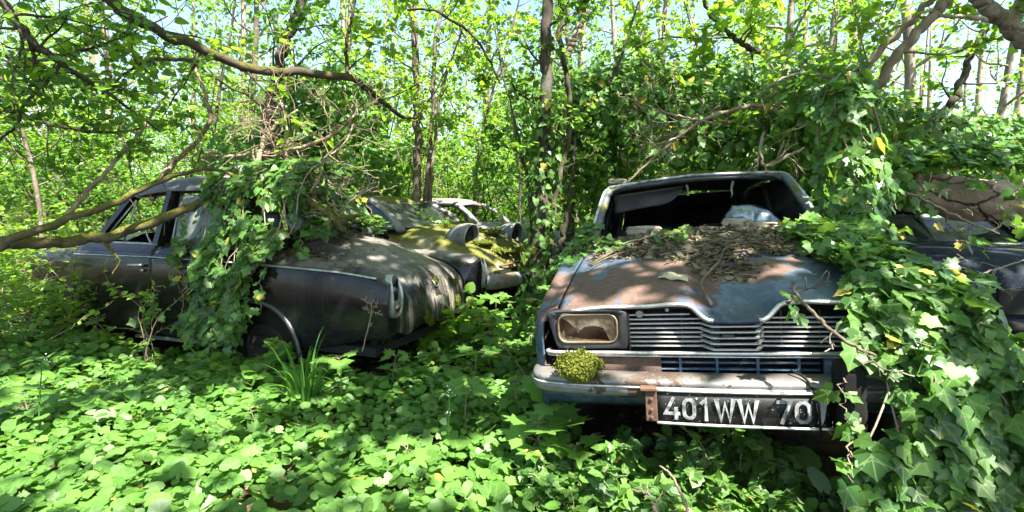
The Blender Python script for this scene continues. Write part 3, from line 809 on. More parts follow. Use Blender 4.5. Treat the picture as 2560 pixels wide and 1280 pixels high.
# tail lamps
for s in (1, -1):
    ol = np.array([(-.018, .70, .783), (-.02, .735, .79), (-.025, .765, .77), (-.045, .782, .70), (-.05, .785, .60), (-.045, .78, .53), (-.04, .76, .508), (-.045, .715, .51), (-.06, .697, .54), (-.07, .692, .62), (-.06, .690, .70), (-.035, .688, .75)])
    ol = cr(np.concatenate([ol, ol[:1]]), 49)[:-1]; c = ol.mean(0)
    sc_ = np.array([1, s, 1])
    b = MB(); ou = ol + [-.014, 0, 0]
    inn = (ol - c) * [1, .74, .86] + c + [-.017, 0, 0]; dp = inn + [.02, 0, 0]
    b.bridge((ol + [.03, 0, 0]) * sc_, ou * sc_, ((ou - c) * [1, .95, .97] + c - [.006, 0, 0]) * sc_, inn * sc_, dp * sc_); b.loopfan(dp * sc_)
    lamp = b.build('tail_lamp', M['alu'], SAL, smooth=True)
    b = MB(); b.tube([(-.03, s * .738, .685), (-.05, s * .738, .685), (-.062, s * .738, .685)], [.033, .03, .012], 14, flat=1); b.build('bulb_lens', M['shard'], lamp, smooth=True)
    b = MB(); b.box((-.062, s * .738, .575), (.012, .070, .095)); hs = b.build('lens_frame', M['alu'], lamp, bevel=.006)
    b = MB(); b.tube([(-.066, s * .738, .57), (-.074, s * .738, .57), (-.078, s * .738, .57)], [.026, .024, .008], 16)
    b.build('red_lens', simple('dark_red_lens', (.10, .008, .012), .12, col2=(.3, .28, .26), sc=14, thr=(.5, .62)), lamp, smooth=True)
# number plate ghost, handle, moss
mb = MB(); mb.grid([[(.025 + .0 * z, y, z) for y in np.linspace(-.15, .08, 8)] for z in (.36, .45, .545)])
mb.V[0][:, 0] = np.interp(mb.V[0][:, 2], [.30, .42, .56], [.018, .004, .020])
M['oldplate'] = weathered('faded_plate', (.10, .095, .07), (.06, .055, .04), (.07, .055, .03), .55, streak=(.25, .23, .18), streak_amt=.6, rough=.7, sc=8)
mb.build('rear_plate', M['oldplate'], lid, solid=.004, smooth=True)
mb = MB(); mb.tube([(.07, .03, .665), (.045, .035, .645), (.04, .03, .62), (.045, -.03, .612), (.055, -.045, .615)], .0045, 6, n=18); mb.build('lid_handle', M['alu'], lid, smooth=True)
def moss_clump(name, c, rx, ry, rz, n, parent=None, seed=1, nrm=None, sz=.012):
    q = np.random.default_rng(seed)
    d = q.normal(size=(n, 3)); d /= np.linalg.norm(d, axis=1)[:, None]
    d[:, 2] = np.abs(d[:, 2]) * (1 if nrm is None else 1) * np.where(q.random(n) < .85, 1, -.6)
    lump = 1 + .16 * np.sin(d[:, 0] * 7 + seed) * np.cos(d[:, 1] * 9) + .07 * q.normal(size=n)
    p = d * np.array([rx, ry, rz]) * lump[:, None] * (q.random(n) ** .12)[:, None] + c
    L_ = Leaves(); L_.put(T_DIAM, p, d + .5 * q.normal(size=(n, 3)), q.normal(size=(n, 3)) + d, sz * (.6 + .8 * q.random(n)), q)
    b = MB()
    th = np.linspace(0, PI, 10)[1:-1]; ph = np.linspace(0, 2 * PI, 16, endpoint=False)
    b.grid(np.array([[(math.sin(t) * math.cos(f) * rx * .86, math.sin(t) * math.sin(f) * ry * .86, math.cos(t) * rz * .86) for f in ph] for t in th]) + np.array(c), close_v=True)
    L_.mb.add(b.V[0], b.P, np.zeros((len(b.V[0]), 2)))
    return L_.mb.build(name, M['moss_light'], parent)
for i, (y, z, x, a, b) in enumerate(((.20, .40, .015, .05, .05), (.12, .345, .03, .06, .03), (-.02, .35, .03, .06, .03), (-.11, .36, .03, .05, .04), (-.005, .655, .06, .03, .035), (-.32, .45, .02, .035, .05), (-.36, .60, .06, .02, .03))):
    o = moss_clump('moss_patch', (x, y, z), .018, a, b, 260, lid, seed=i + 3, sz=.013)
for s in (1, -1): wheel(SAL, AX, s * .68, .20, .31, .16, axis=1); wheel(SAL, 3.6, s * .66, .20, .31, .16, axis=1)

# ------------------------------------------------------------------ the three cars farther off
def hull(stations, n=60, k=36):
    C = []
    for x, hw, zb, zs, zt in stations:
        h = [(0, zt), (.45 * hw, zt - .012), (.78 * hw, zs + (zt - zs) * .45), (.94 * hw, zs), (hw, zs * .6 + zb * .4), (.97 * hw, zb + .1), (.9 * hw, zb)]
        row = [(x, -y, z) for y, z in h[::-1]] + [(x, y, z) for y, z in h[1:]]
        C.append(row)
    G = surf(np.array(C), n, k)
    m_ = MB(); m_.grid(G[:, ::-1]); m_.loopfan(G[0]); m_.loopfan(G[-1][::-1])
    return m_
def cabin(root, xr0, xr1, xf1, xf0, hb, ht, zb, zr, zt, mat, roofmat, glass, xB):
    m_ = MB(); rows = []
    L = xf1 - xr1
    for f, dz, dw in ((-.06, -.10, -.08), (.04, -.03, -.02), (.3, 0, 0), (.7, 0, 0), (.96, -.03, -.015), (1.06, -.10, -.06)):
        x = xr1 + L * f; hw = ht + dw
        rows.append([(x, -hw - .03, zr + dz - .01), (x, -hw, zr + dz + .03), (x, -hw * .75, zt + dz - .03), (x, 0, zt + dz), (x, hw * .75, zt + dz - .03), (x, hw, zr + dz + .03), (x, hw + .03, zr + dz - .01)])
    m_.grid(surf(np.array(rows), 24, 30)[:, ::-1])
    m_.build('roof', roofmat, root, smooth=True, solid=.015)
    m_ = MB()
    for s in (1, -1):
        m_.tube([(xf0, s * hb, zb - .04), ((xf0 + xf1) / 2 + .03, s * (hb + ht) / 2 + s * .01, (zb + zr) / 2), (xf1, s * ht, zr)], [.062, .048, .056], 8, n=10, flat=.6)
        m_.tube([(xB, s * (hb + .02), zb - .02), (xB, s * ht, zr)], .035, 8, n=4, flat=.7)
        m_.grid(surf(np.array([[(xr0 + dx, s * (hb - dy), zb - .03), ((xr0 + xr1) / 2 + dx + .02, s * ((hb + ht) / 2 - dy), (zb + zr) / 2 + .02), (xr1 + dx, s * (ht - dy), zr)] for dx, dy in ((-.04, .07), (.08, .0), (.22, -.01))]), 8, 10))
        m_.tube([(xf0 + .0, s * (hb + .01), zb), (xr0, s * (hb + .01), zb)], .03, 8, n=6)
        m_.tube([(xf1 + .02, s * (ht + .01), zr), (xr1, s * (ht + .01), zr)], .028, 8, n=6)
    m_.build('window_frame', mat, root, smooth=True, solid=.006, offset=0)
    if glass:
        m_ = MB()
        for s in (1, -1):
            m_.loopfan(np.array([(xf0 - .05, s * hb, zb + .02), (xr0 + .15, s * hb, zb + .02), (xr1 + .1, s * ht, zr - .02), (xf1 - .05, s * ht, zr - .02)])[::-s])
        m_.loopfan([(xf0, -hb, zb), (xf0, hb, zb), (xf1, ht, zr), (xf1, -ht, zr)])
        m_.loopfan([(xr0, hb, zb), (xr0, -hb, zb), (xr1, -ht, zr), (xr1, ht, zr)])
        m_.build('window_glass', glass, root, solid=.004)

# mossy small car with frog-eye lamps
M['mossy'] = weathered('moss_grown_grey_paint', (.21, .20, .16), (.16, .14, .11), (.17, .11, .08), .60, dust=(.22, .17, .12), dust_amt=.6, rough=.55, moss=(.115, .115, .015), moss_thr=.40, sc=4, speck=.3)
M['greyp'] = weathered('weathered_grey_paint', (.13, .137, .145), (.09, .095, .10), (.16, .10, .075), .60, dust=(.22, .19, .16), dust_amt=.6, rough=.5, moss=(.10, .10, .015), moss_thr=.60, sc=3.5, speck=.3)
M['greyroof'] = weathered('rusty_grey_roof', (.15, .155, .16), (.18, .17, .16), (.16, .115, .09), .50, dust=(.2, .17, .13), dust_amt=.5, rough=.6, sc=2.5)
FROG = thing('frog_eyed_car', 'small moss covered grey car with hooded round headlamps behind the black boot', 'car', (.10, 5.32, .17), (0, 0, -.49))
hull([(-3.7, .45, .35, .55, .58), (-3.62, .62, .28, .62, .68), (-3.3, .72, .25, .70, .80), (-2.6, .76, .25, .74, .90), (-1.6, .77, .25, .76, .95), (-.95, .77, .26, .77, .94), (-.5, .76, .28, .74, .86), (-.22, .73, .32, .66, .72), (-.06, .68, .36, .55, .58), (.0, .60, .40, .48, .50)]).build('body', M['mossy'], FROG, smooth=True)
for s in (1, -1):
    b = MB(); c0 = np.array([-.36, s * .50, .83])
    ax = np.array([1, 0, -.10]); 
    b.tube([c0 - ax * .24 - [0, 0, .06], c0 - ax * .16 + [0, 0, -.03], c0 - ax * .07 - [0, 0, .01], c0 + ax * .02, c0 + ax * .045], [.05, .095, .120, .128, .122], 20, n=14, cap=False)
    hl_ = b.build('headlamp', M['greyp'], FROG, smooth=True, solid=.012, offset=1)
    b = MB(); b.tube([c0 - ax * .10, c0 - ax * .05, c0 - ax * .0], [.02, .08, .112], 18, cap=True); b.build('empty_bowl', M['black'], hl_, smooth=True, solid=.003)
b = MB()
b.tube([(-.45, -.79, .40), (-.1, -.76, .40), (.07, -.55, .40), (.12, 0, .40), (.07, .55, .40), (-.1, .76, .40), (-.45, .79, .40)], .075, 12, n=40, flat=1.0)
b.build('bumper', M['greyp'], FROG, smooth=True)
b = MB(); b.tube([(-.02, -.45, .535), (.02, -.3, .55), (.03, 0, .565), (.02, .3, .55), (-.02, .45, .535)], .012, 6, n=30); b.build('bonnet_lip', M['rustm'], FROG, smooth=True)
cabin(FROG, -2.75, -2.45, -1.65, -1.12, .64, .52, .92, 1.22, 1.30, M['greyp'], M['mossy'], M['dark_glass'], -2.0)  # opaque dark panes stand in for the shaded interior
for s in (1, -1):
    for x in (-.65, -2.9): wheel(FROG, x, s * .62, .22, .28, .14, axis=1)
for i, (x, y, z) in enumerate(((-.12, .05, .66), (-.45, .1, .86), (-.75, -.2, .92), (-.3, -.35, .76), (-.08, .45, .55), (.0, .35, .50), (-.9, .25, .95), (-.15, -.2, .67))):
    moss_clump('moss_patch', (x, y, z), .16, .14, .03, 420, FROG, seed=30 + i, sz=.022)

GREY = thing('grey_saloon', 'rusty roofed grey car standing farthest back behind the leafy stems', 'car', (.95, 7.55, .18), (0, 0, -.36))
hull([(-3.9, .5, .35, .6, .62), (-3.8, .66, .3, .7, .74), (-3.3, .76, .28, .80, .88), (-2.4, .79, .28, .84, .93), (-1.3, .79, .28, .85, .95), (-.7, .78, .3, .84, .93), (-.25, .75, .3, .80, .88), (-.06, .70, .32, .72, .78), (.0, .64, .36, .62, .66)]).build('body', M['greyp'], GREY, smooth=True)
cabin(GREY, -3.0, -2.75, -1.75, -1.30, .68, .56, .93, 1.24, 1.34, M['greyp'], M['greyroof'], None, -2.15)
b = MB()
for s in (1, -1): b.tube([(-.05, s * .55, .66), (.02, s * .55, .66), (.03, s * .55, .66)], [.09, .09, .07], 16)
b.build('headlamp', M['black'], GREY)
b = MB(); b.box((.0, 0, .58), (.03, .7, .22)); b.build('grille_opening', M['black'], GREY, bevel=.01)
b = MB(); b.tube([(-.3, -.8, .42), (.04, -.7, .42), (.08, 0, .42), (.04, .7, .42), (-.3, .8, .42)], .045, 10, n=30); b.build('bumper', M['greyp'], GREY, smooth=True)
for s in (1, -1):
    for x in (-.75, -3.1): wheel(GREY, x, s * .66, .22, .29, .15, axis=1)

M['navy'] = weathered('dark_blue_paint', (.003, .007, .014), (.006, .014, .025), (.09, .06, .045), .72, spec=.12, dust=(.025, .03, .03), dust_amt=.3, rough=.55, sc=2.5, speck=.2, moss=(.09, .10, .015), moss_thr=.62)
NAVY = thing('dark_blue_saloon', 'dark blue saloon at the right edge crushed under a fallen log', 'car', (3.62, 3.25, .02), (0, 0, -1.80))
hull([(-4.0, .5, .35, .6, .62), (-3.9, .68, .3, .7, .74), (-3.3, .78, .28, .82, .9), (-2.4, .80, .28, .86, .94), (-1.3, .80, .28, .87, .96), (-.7, .79, .3, .86, .95), (-.25, .77, .3, .83, .91), (-.05, .73, .32, .76, .82), (.0, .66, .36, .66, .70)]).build('body', M['navy'], NAVY, smooth=True)
cabin(NAVY, -3.2, -2.9, -1.75, -1.25, .68, .58, .94, 1.25, 1.33, M['navy'], M['navy'], M['glass_dirty'], -2.3)
b = MB(); b.tube([(-1.27, 0, .94), (-1.72, 0, 1.27)], .012, 6); b.build('windscreen_divider', M['alu'], NAVY)
b = MB()
for s in (1, -1): b.tube([(-.06, s * .56, .68), (.0, s * .56, .68), (.01, s * .56, .68)], [.09, .09, .07], 16)
b.build('headlamp', M['black'], NAVY)
b = MB(); b.box((.0, 0, .60), (.03, .62, .18)); b.build('grille_opening', M['black'], NAVY, bevel=.01)
b = MB(); b.tube([(-.3, -.82, .44), (.04, -.72, .44), (.08, 0, .44), (.04, .72, .44), (-.3, .82, .44)], .045, 10, n=30); b.build('bumper', M['rubber'], NAVY, smooth=True)
for s in (1, -1):
    for x in (-.75, -3.1): wheel(NAVY, x, s * .66, .25, .30, .15, axis=1)
# ------------------------------------------------------------------ leaf and bark materials
M['cover'] = leaf_mat('ground_leaf', [(.060, .145, .022), (.085, .185, .028), (.115, .22, .035), (.07, .16, .03)], (.30, .50, .05), tf=.42, rough=.5, vein=(.14, .24, .06), odd=((.28, .26, .05), .012), var=.75)
M['ivy'] = leaf_mat('ivy_leaf', [(.016, .05, .012), (.035, .095, .016), (.055, .13, .020), (.085, .17, .028), (.045, .11, .02)], (.24, .40, .04), tf=.34, rough=.42, vein=(.17, .24, .09), odd=((.36, .29, .04), .03), spec=.35, var=.8)
M['ivyf'] = leaf_mat('thicket_ivy_leaf', [(.045, .115, .018), (.065, .15, .022), (.09, .18, .026)], (.28, .44, .04), tf=.38, rough=.42, odd=((.34, .28, .04), .025), spec=.35)
M['leaf_a'] = leaf_mat('fresh_leaf', [(.065, .145, .016), (.095, .185, .018), (.13, .21, .022)], (.38, .55, .030), tf=.50, rough=.45)
M['leaf_b'] = leaf_mat('dark_leaf', [(.045, .12, .018), (.068, .155, .020), (.09, .18, .022)], (.28, .46, .035), tf=.45, rough=.42)
M['leaf_c'] = leaf_mat('yellow_green_leaf', [(.085, .165, .015), (.12, .20, .018), (.15, .22, .022)], (.38, .55, .035), tf=.52, rough=.5)
M['grass'] = leaf_mat('grass_blade', [(.05, .14, .022), (.075, .18, .03)], (.24, .46, .05), tf=.4, rough=.4)
M['bark'] = bark_mat('grey_bark', (.16, .125, .09), (.055, .042, .03), moss=(.09, .10, .015), moss_thr=.6, lich=.3)
M['barkp'] = bark_mat('pale_bark', (.30, .25, .19), (.12, .095, .07), lich=.45)
M['barkd'] = bark_mat('dark_bark', (.07, .055, .042), (.022, .018, .014), moss=(.07, .085, .012), moss_thr=.52, lich=.12)
M['mossb'] = bark_mat('mossy_branch', (.12, .10, .06), (.04, .033, .02), moss=(.13, .125, .014), moss_thr=.36)
M['dead'] = bark_mat('dead_twig', (.25, .195, .13), (.12, .088, .055), lich=.25)
k = Mt('peeling_bark')
nn_ = k.noise(5, 9, .7); vo = k.n('TexVoronoi', {'Vector': k.mix(.3, k.stretch(1.0, 1.6, 1.7), k.n('TexNoise', {'Vector': k.obj(), 'Scale': 4.0, 'Detail': 4.0}, out=1), 'ADD'), 'Scale': 1.0}, feature='DISTANCE_TO_EDGE')
crk = k.ramp(vo, .0, .022)
c = k.mix(k.ramp(nn_, .34, .66), (.34, .26, .18), (.17, .12, .078)); c = k.mix(k.ramp(k.noise(2.2, 4, .6), .5, .58), c, (.42, .34, .245)); c = k.mix(crk, k.mix(.35, (.02, .014, .01), c), c)
M['logb'] = k.fin(k.bsdf(c, .85, bump=k.mth('ADD', k.mth('MULTIPLY', crk, 1.2), nn_), bstr=1, bdist=.03, spec=.2))

# ------------------------------------------------------------------ ground
from mathutils import noise as mnoise
def gz(x, y):
    return .05 * mnoise.noise((x * .7, y * .7, 3)) + .03 * max(0, y - 6) + .06 * max(0, -x - 3) * (1 if y > 3 else .5)
gx = np.concatenate([np.linspace(-60, -9, 18), np.linspace(-8, 8, 80), np.linspace(9, 60, 18)])
gy = np.concatenate([np.linspace(-30, 0, 12), np.linspace(.3, 12, 60), np.linspace(13, 90, 26)])
mb = MB(); mb.grid([[(x, y, gz(x, y)) for y in gy] for x in gx][::-1])
k = Mt('woodland_soil')
c = k.mix(k.ramp(k.noise(9, 8, .7), .35, .65), (.035, .024, .015), (.085, .062, .036))
M['soil'] = k.fin(k.bsdf(c, .95, bump=k.noise(30, 6, .7), bstr=1, bdist=.02, spec=.1))
tag(mb.build('ground', M['soil'], smooth=True), kind='structure')

INV = [(CARB_M.inverted(), (-.74, .74, .16, 3.9)), (SAL_M.inverted(), (.04, 4.2, -.74, .74))]
for o_, b_ in ((FROG, (-3.6, .0, -.7, .7)), (GREY, (-3.8, 0, -.75, .75)), (NAVY, (-3.9, 0, -.78, .78))):
    INV.append(((Matrix.Translation(o_.location) @ o_.rotation_euler.to_matrix().to_4x4()).inverted(), b_))
INVN = [(np.array(m_), b_) for m_, b_ in INV]
def free(P, pad=0.0):
    ok_ = np.ones(len(P), bool)
    H = np.column_stack([P, np.ones(len(P))])
    for m_, (a, b, c_, d) in INVN:
        q = H @ m_.T
        ok_ &= ~((q[:, 0] > a - pad) & (q[:, 0] < b + pad) & (q[:, 1] > c_ - pad) & (q[:, 1] < d + pad))
    return ok_
GZ = np.vectorize(gz)
def nz(P, s, o=0):
    return np.array([mnoise.noise((p[0] * s + o, p[1] * s, o)) for p in P])

L = Leaves()
for (y0, y1, dens, sz, tps) in ((1.15, 3.2, 1400, .060, (T_ROUND, T_HEART)), (3.2, 5.5, 900, .066, (T_ROUND, T_HEART)), (5.5, 12, 240, .11, (T_HEART, T_OVAL))):
    hw0 = 1.15 * y1 + .5
    n = int(dens * 2 * hw0 * (y1 - y0))
    P = np.column_stack([(rg.random(n) * 2 - 1) * hw0, y0 + (y1 - y0) * rg.random(n), np.zeros(n)])
    P = P[np.abs(P[:, 0]) < 1.12 * P[:, 1] + .45]
    P = P[free(P)]
    cl = nz(P, 1.3, 2) ; bare = nz(P, 2.6, 7)
    P = P[(bare > -.42) | (rg.random(len(P)) < .35)]
    cl = nz(P, 1.3, 2)
    n = len(P)
    P[:, 2] = GZ(P[:, 0], P[:, 1]) + .03 + .13 * rg.random(n) ** .7 + .07 * cl
    nr = unit(np.column_stack([.38 * rg.normal(size=n) + .12, .38 * rg.normal(size=n) - .16, np.ones(n)]))
    tip = rdir(rg, n)
    lay = rg.random(n) < .6
    s_ = sz * (.45 + .85 * rg.random(n) ** 1.6)
    mp = (~lay) & (rg.random(n) < .14)
    for q, tp in ((lay, tps[0]), (~lay & ~mp, tps[1]), (mp, T_MAPLE if y1 < 6 else T_OVAL)):
        L.put(tp, P[q], nr[q], tip[q], s_[q] * (1.25 if tp is T_MAPLE else 1), rg, warp=.2)
tag(L.mb.build('ground_cover', M['cover'], smooth=True), 'dense low carpet of round green leaves over the woodland floor', 'ground cover', kind='stuff')

# litter on the soil
L = Leaves(); n = 5000
P = np.column_stack([(rg.random(n) * 2 - 1) * 6, 1.2 + 6 * rg.random(n), np.zeros(n)]); P[:, 2] = GZ(P[:, 0], P[:, 1]) + .012
L.put(T_OVAL, P, np.array([0, 0, 1.]) + .35 * rg.normal(size=(n, 3)), rdir(rg, n), .06 * (.5 + rg.random(n)), rg)
tag(L.mb.build('leaf_litter', M['debris']), 'dry brown fallen leaves scattered on the soil', 'leaf litter', kind='stuff')

# ------------------------------------------------------------------ ivy
def sheet_frame(G, U, V):
    """points and normals on a smooth control grid"""
    m, n = 60, 60
    S_ = surf(np.asarray(G, float), m, n)
    du = np.gradient(S_, axis=0); dv = np.gradient(S_, axis=1)
    N_ = unit(np.cross(dv, du))
    if (N_ * (unit(np.array([0, -.3, 1.6]) - S_) + np.array([0, 0, .4]))).sum() < 0: N_ = -N_
    i = np.clip((U * (m - 1)).astype(int), 0, m - 1); j = np.clip((V * (n - 1)).astype(int), 0, n - 1)
    fu = U * (m - 1) - i; fv = V * (n - 1) - j
    return S_[i, j] + du[i, j] * fu[:, None] + dv[i, j] * fv[:, None], N_[i, j], -du[i, j] * -1, S_
T_IVYS = T_IVYS
def ivy_plant(name, label, sheets, strands=(), mat=None, seed=1, tp=(T_IVY, T_IVYS), stems=8, cat='ivy', group=None, stem_r=.006, loc=None, stem_mat=None):
    q = np.random.default_rng(seed)
    root = thing(name, label, cat, loc if loc is not None else (0, 0, 0), group=group)
    l0 = np.array(loc) if loc is not None else np.zeros(3)
    L_ = Leaves(); sb = MB()
    for G, n, size, thick, edge, hole in sheets:
        G = np.asarray(G, float) - l0
        U = q.random(n); V_ = q.random(n)
        e = np.minimum.reduce([U * 1.0 + (.3 if edge[0] else 0), 1 - U + (.3 if edge[1] else 0), V_, 1 - V_])
        P, N_, D, S_ = sheet_frame(G, U, V_)
        hz = np.array([mnoise.noise(Vector(p * 3.0) + Vector((seed, 0, 0))) for p in P])
        kp = (q.random(n) < np.clip(e * 9 + .15, 0, 1)) & (hz > hole - .6 * (e < .12) * 0)
        P, N_, D = P[kp], N_[kp], D[kp]; m = len(P)
        lump = np.array([mnoise.noise(Vector(p * 5.0)) for p in P])
        P = P + N_ * (thick * (q.random(m) * .8 + .35 * lump))[:, None]
        nr = unit(N_ + .5 * q.normal(size=(m, 3)) + np.array([.05, -.1, .3]))
        tip = unit(unit(D) * .8 + np.array([0, 0, -.5]) + .55 * q.normal(size=(m, 3)))
        sz = size * (.38 + .85 * q.random(m) ** 1.4)
        a = q.random(m) < .7
        L_.put(tp[0], P[a], nr[a], tip[a], sz[a], q); L_.put(tp[1], P[~a], nr[~a], tip[~a], sz[~a], q)
        for s in range(stems):
            v0 = q.random(); v1 = np.clip(v0 + .3 * q.normal(), 0, 1)
            t = np.linspace(q.random() * .3, .6 + .4 * q.random(), 8)
            pv = np.clip(np.linspace(v0, v1, 8) + .03 * q.normal(size=8), 0, 1)
            pp_, nn_, _, _ = sheet_frame(G, t, pv)
            sb.tube(pp_ + nn_ * thick * .25, stem_r * np.linspace(1, .4, 8), 5, n=20, wob=.2)
    for pts, n, size in strands:
        pts = np.asarray(pts, float) - l0
        c = cr(pts, 24); c[1:] += .008 * q.normal(size=(23, 3))
        sb.tube(c, np.linspace(stem_r * .6, stem_r * .3, 24), 5)
        f = np.sort(q.random(n)) * 22.99; i = f.astype(int); b = c[i] + (c[i + 1] - c[i]) * (f - i)[:, None]
        ax = unit(c[i + 1] - c[i]); sd = unit(np.cross(ax, q.normal(size=(n, 3))))
        tip = unit(sd + np.array([0, 0, -.6]) + .2 * ax)
        nr = unit(np.array([.05, -.5, .6]) + .5 * q.normal(size=(n, 3)))
        L_.put(tp[0], b + sd * size * .3, nr, tip, size * (.5 + .6 * q.random(n)), q)
    if sb.V: sb.build('stem', stem_mat or M['dead'], root, smooth=True)
    L_.mb.build('foliage', mat or M['ivy'], root, smooth=True)
    return root

def SW(p): return np.array(SAL_M @ Vector(p))
G = [[SW((x, y, z)) for x in np.linspace(x0, x1, 4)] for y, z, x0, x1 in (
    (-.45, 1.52, .95, 1.55), (-.1, 1.58, .90, 1.52), (.25, 1.58, .82, 1.58), (.52, 1.52, .76, 1.68), (.67, 1.38, .72, 1.74), (.74, 1.16, .70, 1.68), (.80, .96, .80, 1.62), (.86, .84, .96, 1.56), (.86, .68, 1.04, 1.56), (.87, .48, 1.06, 1.62), (.90, .28, 1.08, 1.70))]
G2 = [[SW((x, y, z)) for x in (.62, .85, 1.05)] for y, z in ((-.5, 1.0), (-.2, 1.10), (.1, 1.13), (.35, 1.10), (.6, .99))]
st = []
for i, (x, y, z, L_n) in enumerate(((.95, .80, .98, .5), (1.15, .86, .6, .45), (1.4, .88, .4, .3), (1.68, .87, .75, .5), (1.75, .80, .98, .35), (1.9, .70, 1.25, .45), (.78, .66, 1.0, .25), (1.25, .9, .5, .4), (1.55, .9, .5, .4), (2.05, .87, .62, .3), (1.95, .9, .45, .35))):
    a = SW((x, y, z)); b = SW((x + .10 * math.sin(i * 2), y + .06, z - L_n * .5)); c_ = SW((x + .05 * math.sin(i * 3), y + .09, z - L_n))
    st.append(([a, b, c_], 14, .075))
ivy_plant('ivy', 'thick dark ivy draped over the roof and rear door of the black saloon', [(G, 2500, .076, .07, (0, 1), -.27), (G2, 420, .075, .05, (0, 0), -.3), ([[SW(p) for p in r] for r in (((1.3, -.5, 1.47), (1.3, -.15, 1.54), (1.3, .2, 1.54), (1.32, .58, 1.45)), ((1.08, -.5, 1.28), (1.06, -.15, 1.31), (1.06, .2, 1.31), (1.08, .64, 1.25)), ((.9, -.5, 1.06), (.84, -.15, 1.10), (.84, .2, 1.10), (.88, .7, 1.03)))], 560, .072, .07, (0, 0), -.18)], st, seed=3, stems=10)

def A(px, py, d): return at(px, py, d)
def HW(x, t, h):
    if abs(x) <= .66: p = hood_pt(x / (.685 - .05 * t), t)
    else: p = (x, 1.1 * t, hood_z(.66, t) - .25 * (abs(x) - .66))
    return RB((p[0], p[1], p[2] + h))
G = [[HW(x, 1.02, .03) for x in (.42, .56, .70, .84)], [HW(x, .72, .03) for x in (.35, .48, .62, .76)], [HW(x, .42, .03) for x in (.36, .46, .56, .67)], [HW(x, .14, .03) for x in (.40, .48, .58, .70)],
     [RB((x, -.05, .74)) for x in (.34, .46, .60, .74)], [RB((x, -.13, .62)) for x in (.31, .45, .62, .78)], [RB((x, -.21, .50)) for x in (.29, .45, .63, .82)], [RB((x, -.26, .36)) for x in (.28, .44, .62, .84)],
     [RB((x, -.30, .20)) for x in (.24, .44, .66, .98)], [RB((x, -.38, .04)) for x in (.20, .46, .76, 1.1)]]
G2 = [[A(*a) for a in r] for r in (
    ((2060, 215, 2.95), (2110, 200, 2.85), (2160, 215, 2.95)),
    ((2050, 300, 2.90), (2115, 290, 2.74), (2185, 300, 2.86)),
    ((2050, 400, 2.85), (2125, 395, 2.66), (2210, 405, 2.80)),
    ((2060, 500, 2.75), (2140, 490, 2.56), (2225, 505, 2.70)),
    ((2060, 600, 2.62), (2160, 595, 2.46), (2260, 605, 2.55)))]
G3 = [[A(*a) for a in r] for r in (
    ((2330, 960, 1.95), (2430, 950, 2.0), (2640, 930, 2.1)),
    ((2340, 1060, 1.70), (2460, 1050, 1.75), (2680, 1030, 1.85)),
    ((2350, 1160, 1.50), (2480, 1150, 1.55), (2700, 1130, 1.6)),
    ((2350, 1300, 1.36), (2500, 1300, 1.36), (2720, 1290, 1.4)))]
st = [([A(1985, 735, 1.75), A(1975, 760, 1.66), A(1990, 790, 1.62)], 5, .075), ([A(2020, 640, 2.3), A(1960, 655, 2.25), A(1930, 690, 2.15)], 7, .06),
      ([A(2380, 700, 1.85), A(2420, 760, 1.75), A(2400, 830, 1.7)], 10, .065), ([A(2290, 840, 1.56), A(2330, 900, 1.5), A(2340, 960, 1.46)], 9, .08),
      ([A(2360, 650, 2.1), A(2440, 690, 2.0), A(2480, 730, 1.95)], 9, .06), ([A(2120, 900, 1.58), A(2105, 980, 1.55), A(2120, 1060, 1.5)], 8, .07), ([A(2150, 1050, 1.5), A(2125, 1130, 1.46), A(2130, 1200, 1.42)], 9, .07)]
ivy_plant('ivy', 'bright lobed ivy pouring over the right wing of the blue hatchback to the ground', [(G, 2700, .071, .09, (1, 1), -.28), (G2, 560, .078, .08, (1, 1), -.4), (G3, 900, .070, .07, (1, 1), -.32)], st, seed=8, stems=7)
# trailing ivy along the left of the bonnet
G = [[A(*a) for a in r] for r in (((1460, 590, 3.05), (1480, 575, 3.1), (1500, 570, 3.1)), ((1400, 660, 3.0), (1440, 640, 2.85), (1480, 620, 2.85)), ((1385, 700, 2.9), (1405, 690, 2.7), (1435, 680, 2.6)))]
G2 = [[A(*a) for a in r] for r in (((1500, 585, 2.85), (1560, 575, 2.80), (1640, 580, 2.72), (1720, 585, 2.66)), ((1480, 640, 2.62), (1550, 620, 2.62), (1630, 610, 2.58), (1720, 603, 2.55)))]
ivy_plant('ivy', 'small ivy creeping along the left edge of the hatchback bonnet below the windscreen', [(G, 330, .06, .07, (0, 0), -.6), (G2, 150, .055, .03, (0, 0), -.2)], [([A(1640, 600, 2.6), A(1690, 580, 2.6), A(1722, 566, 2.62)], 5, .05)], seed=12, stems=3)
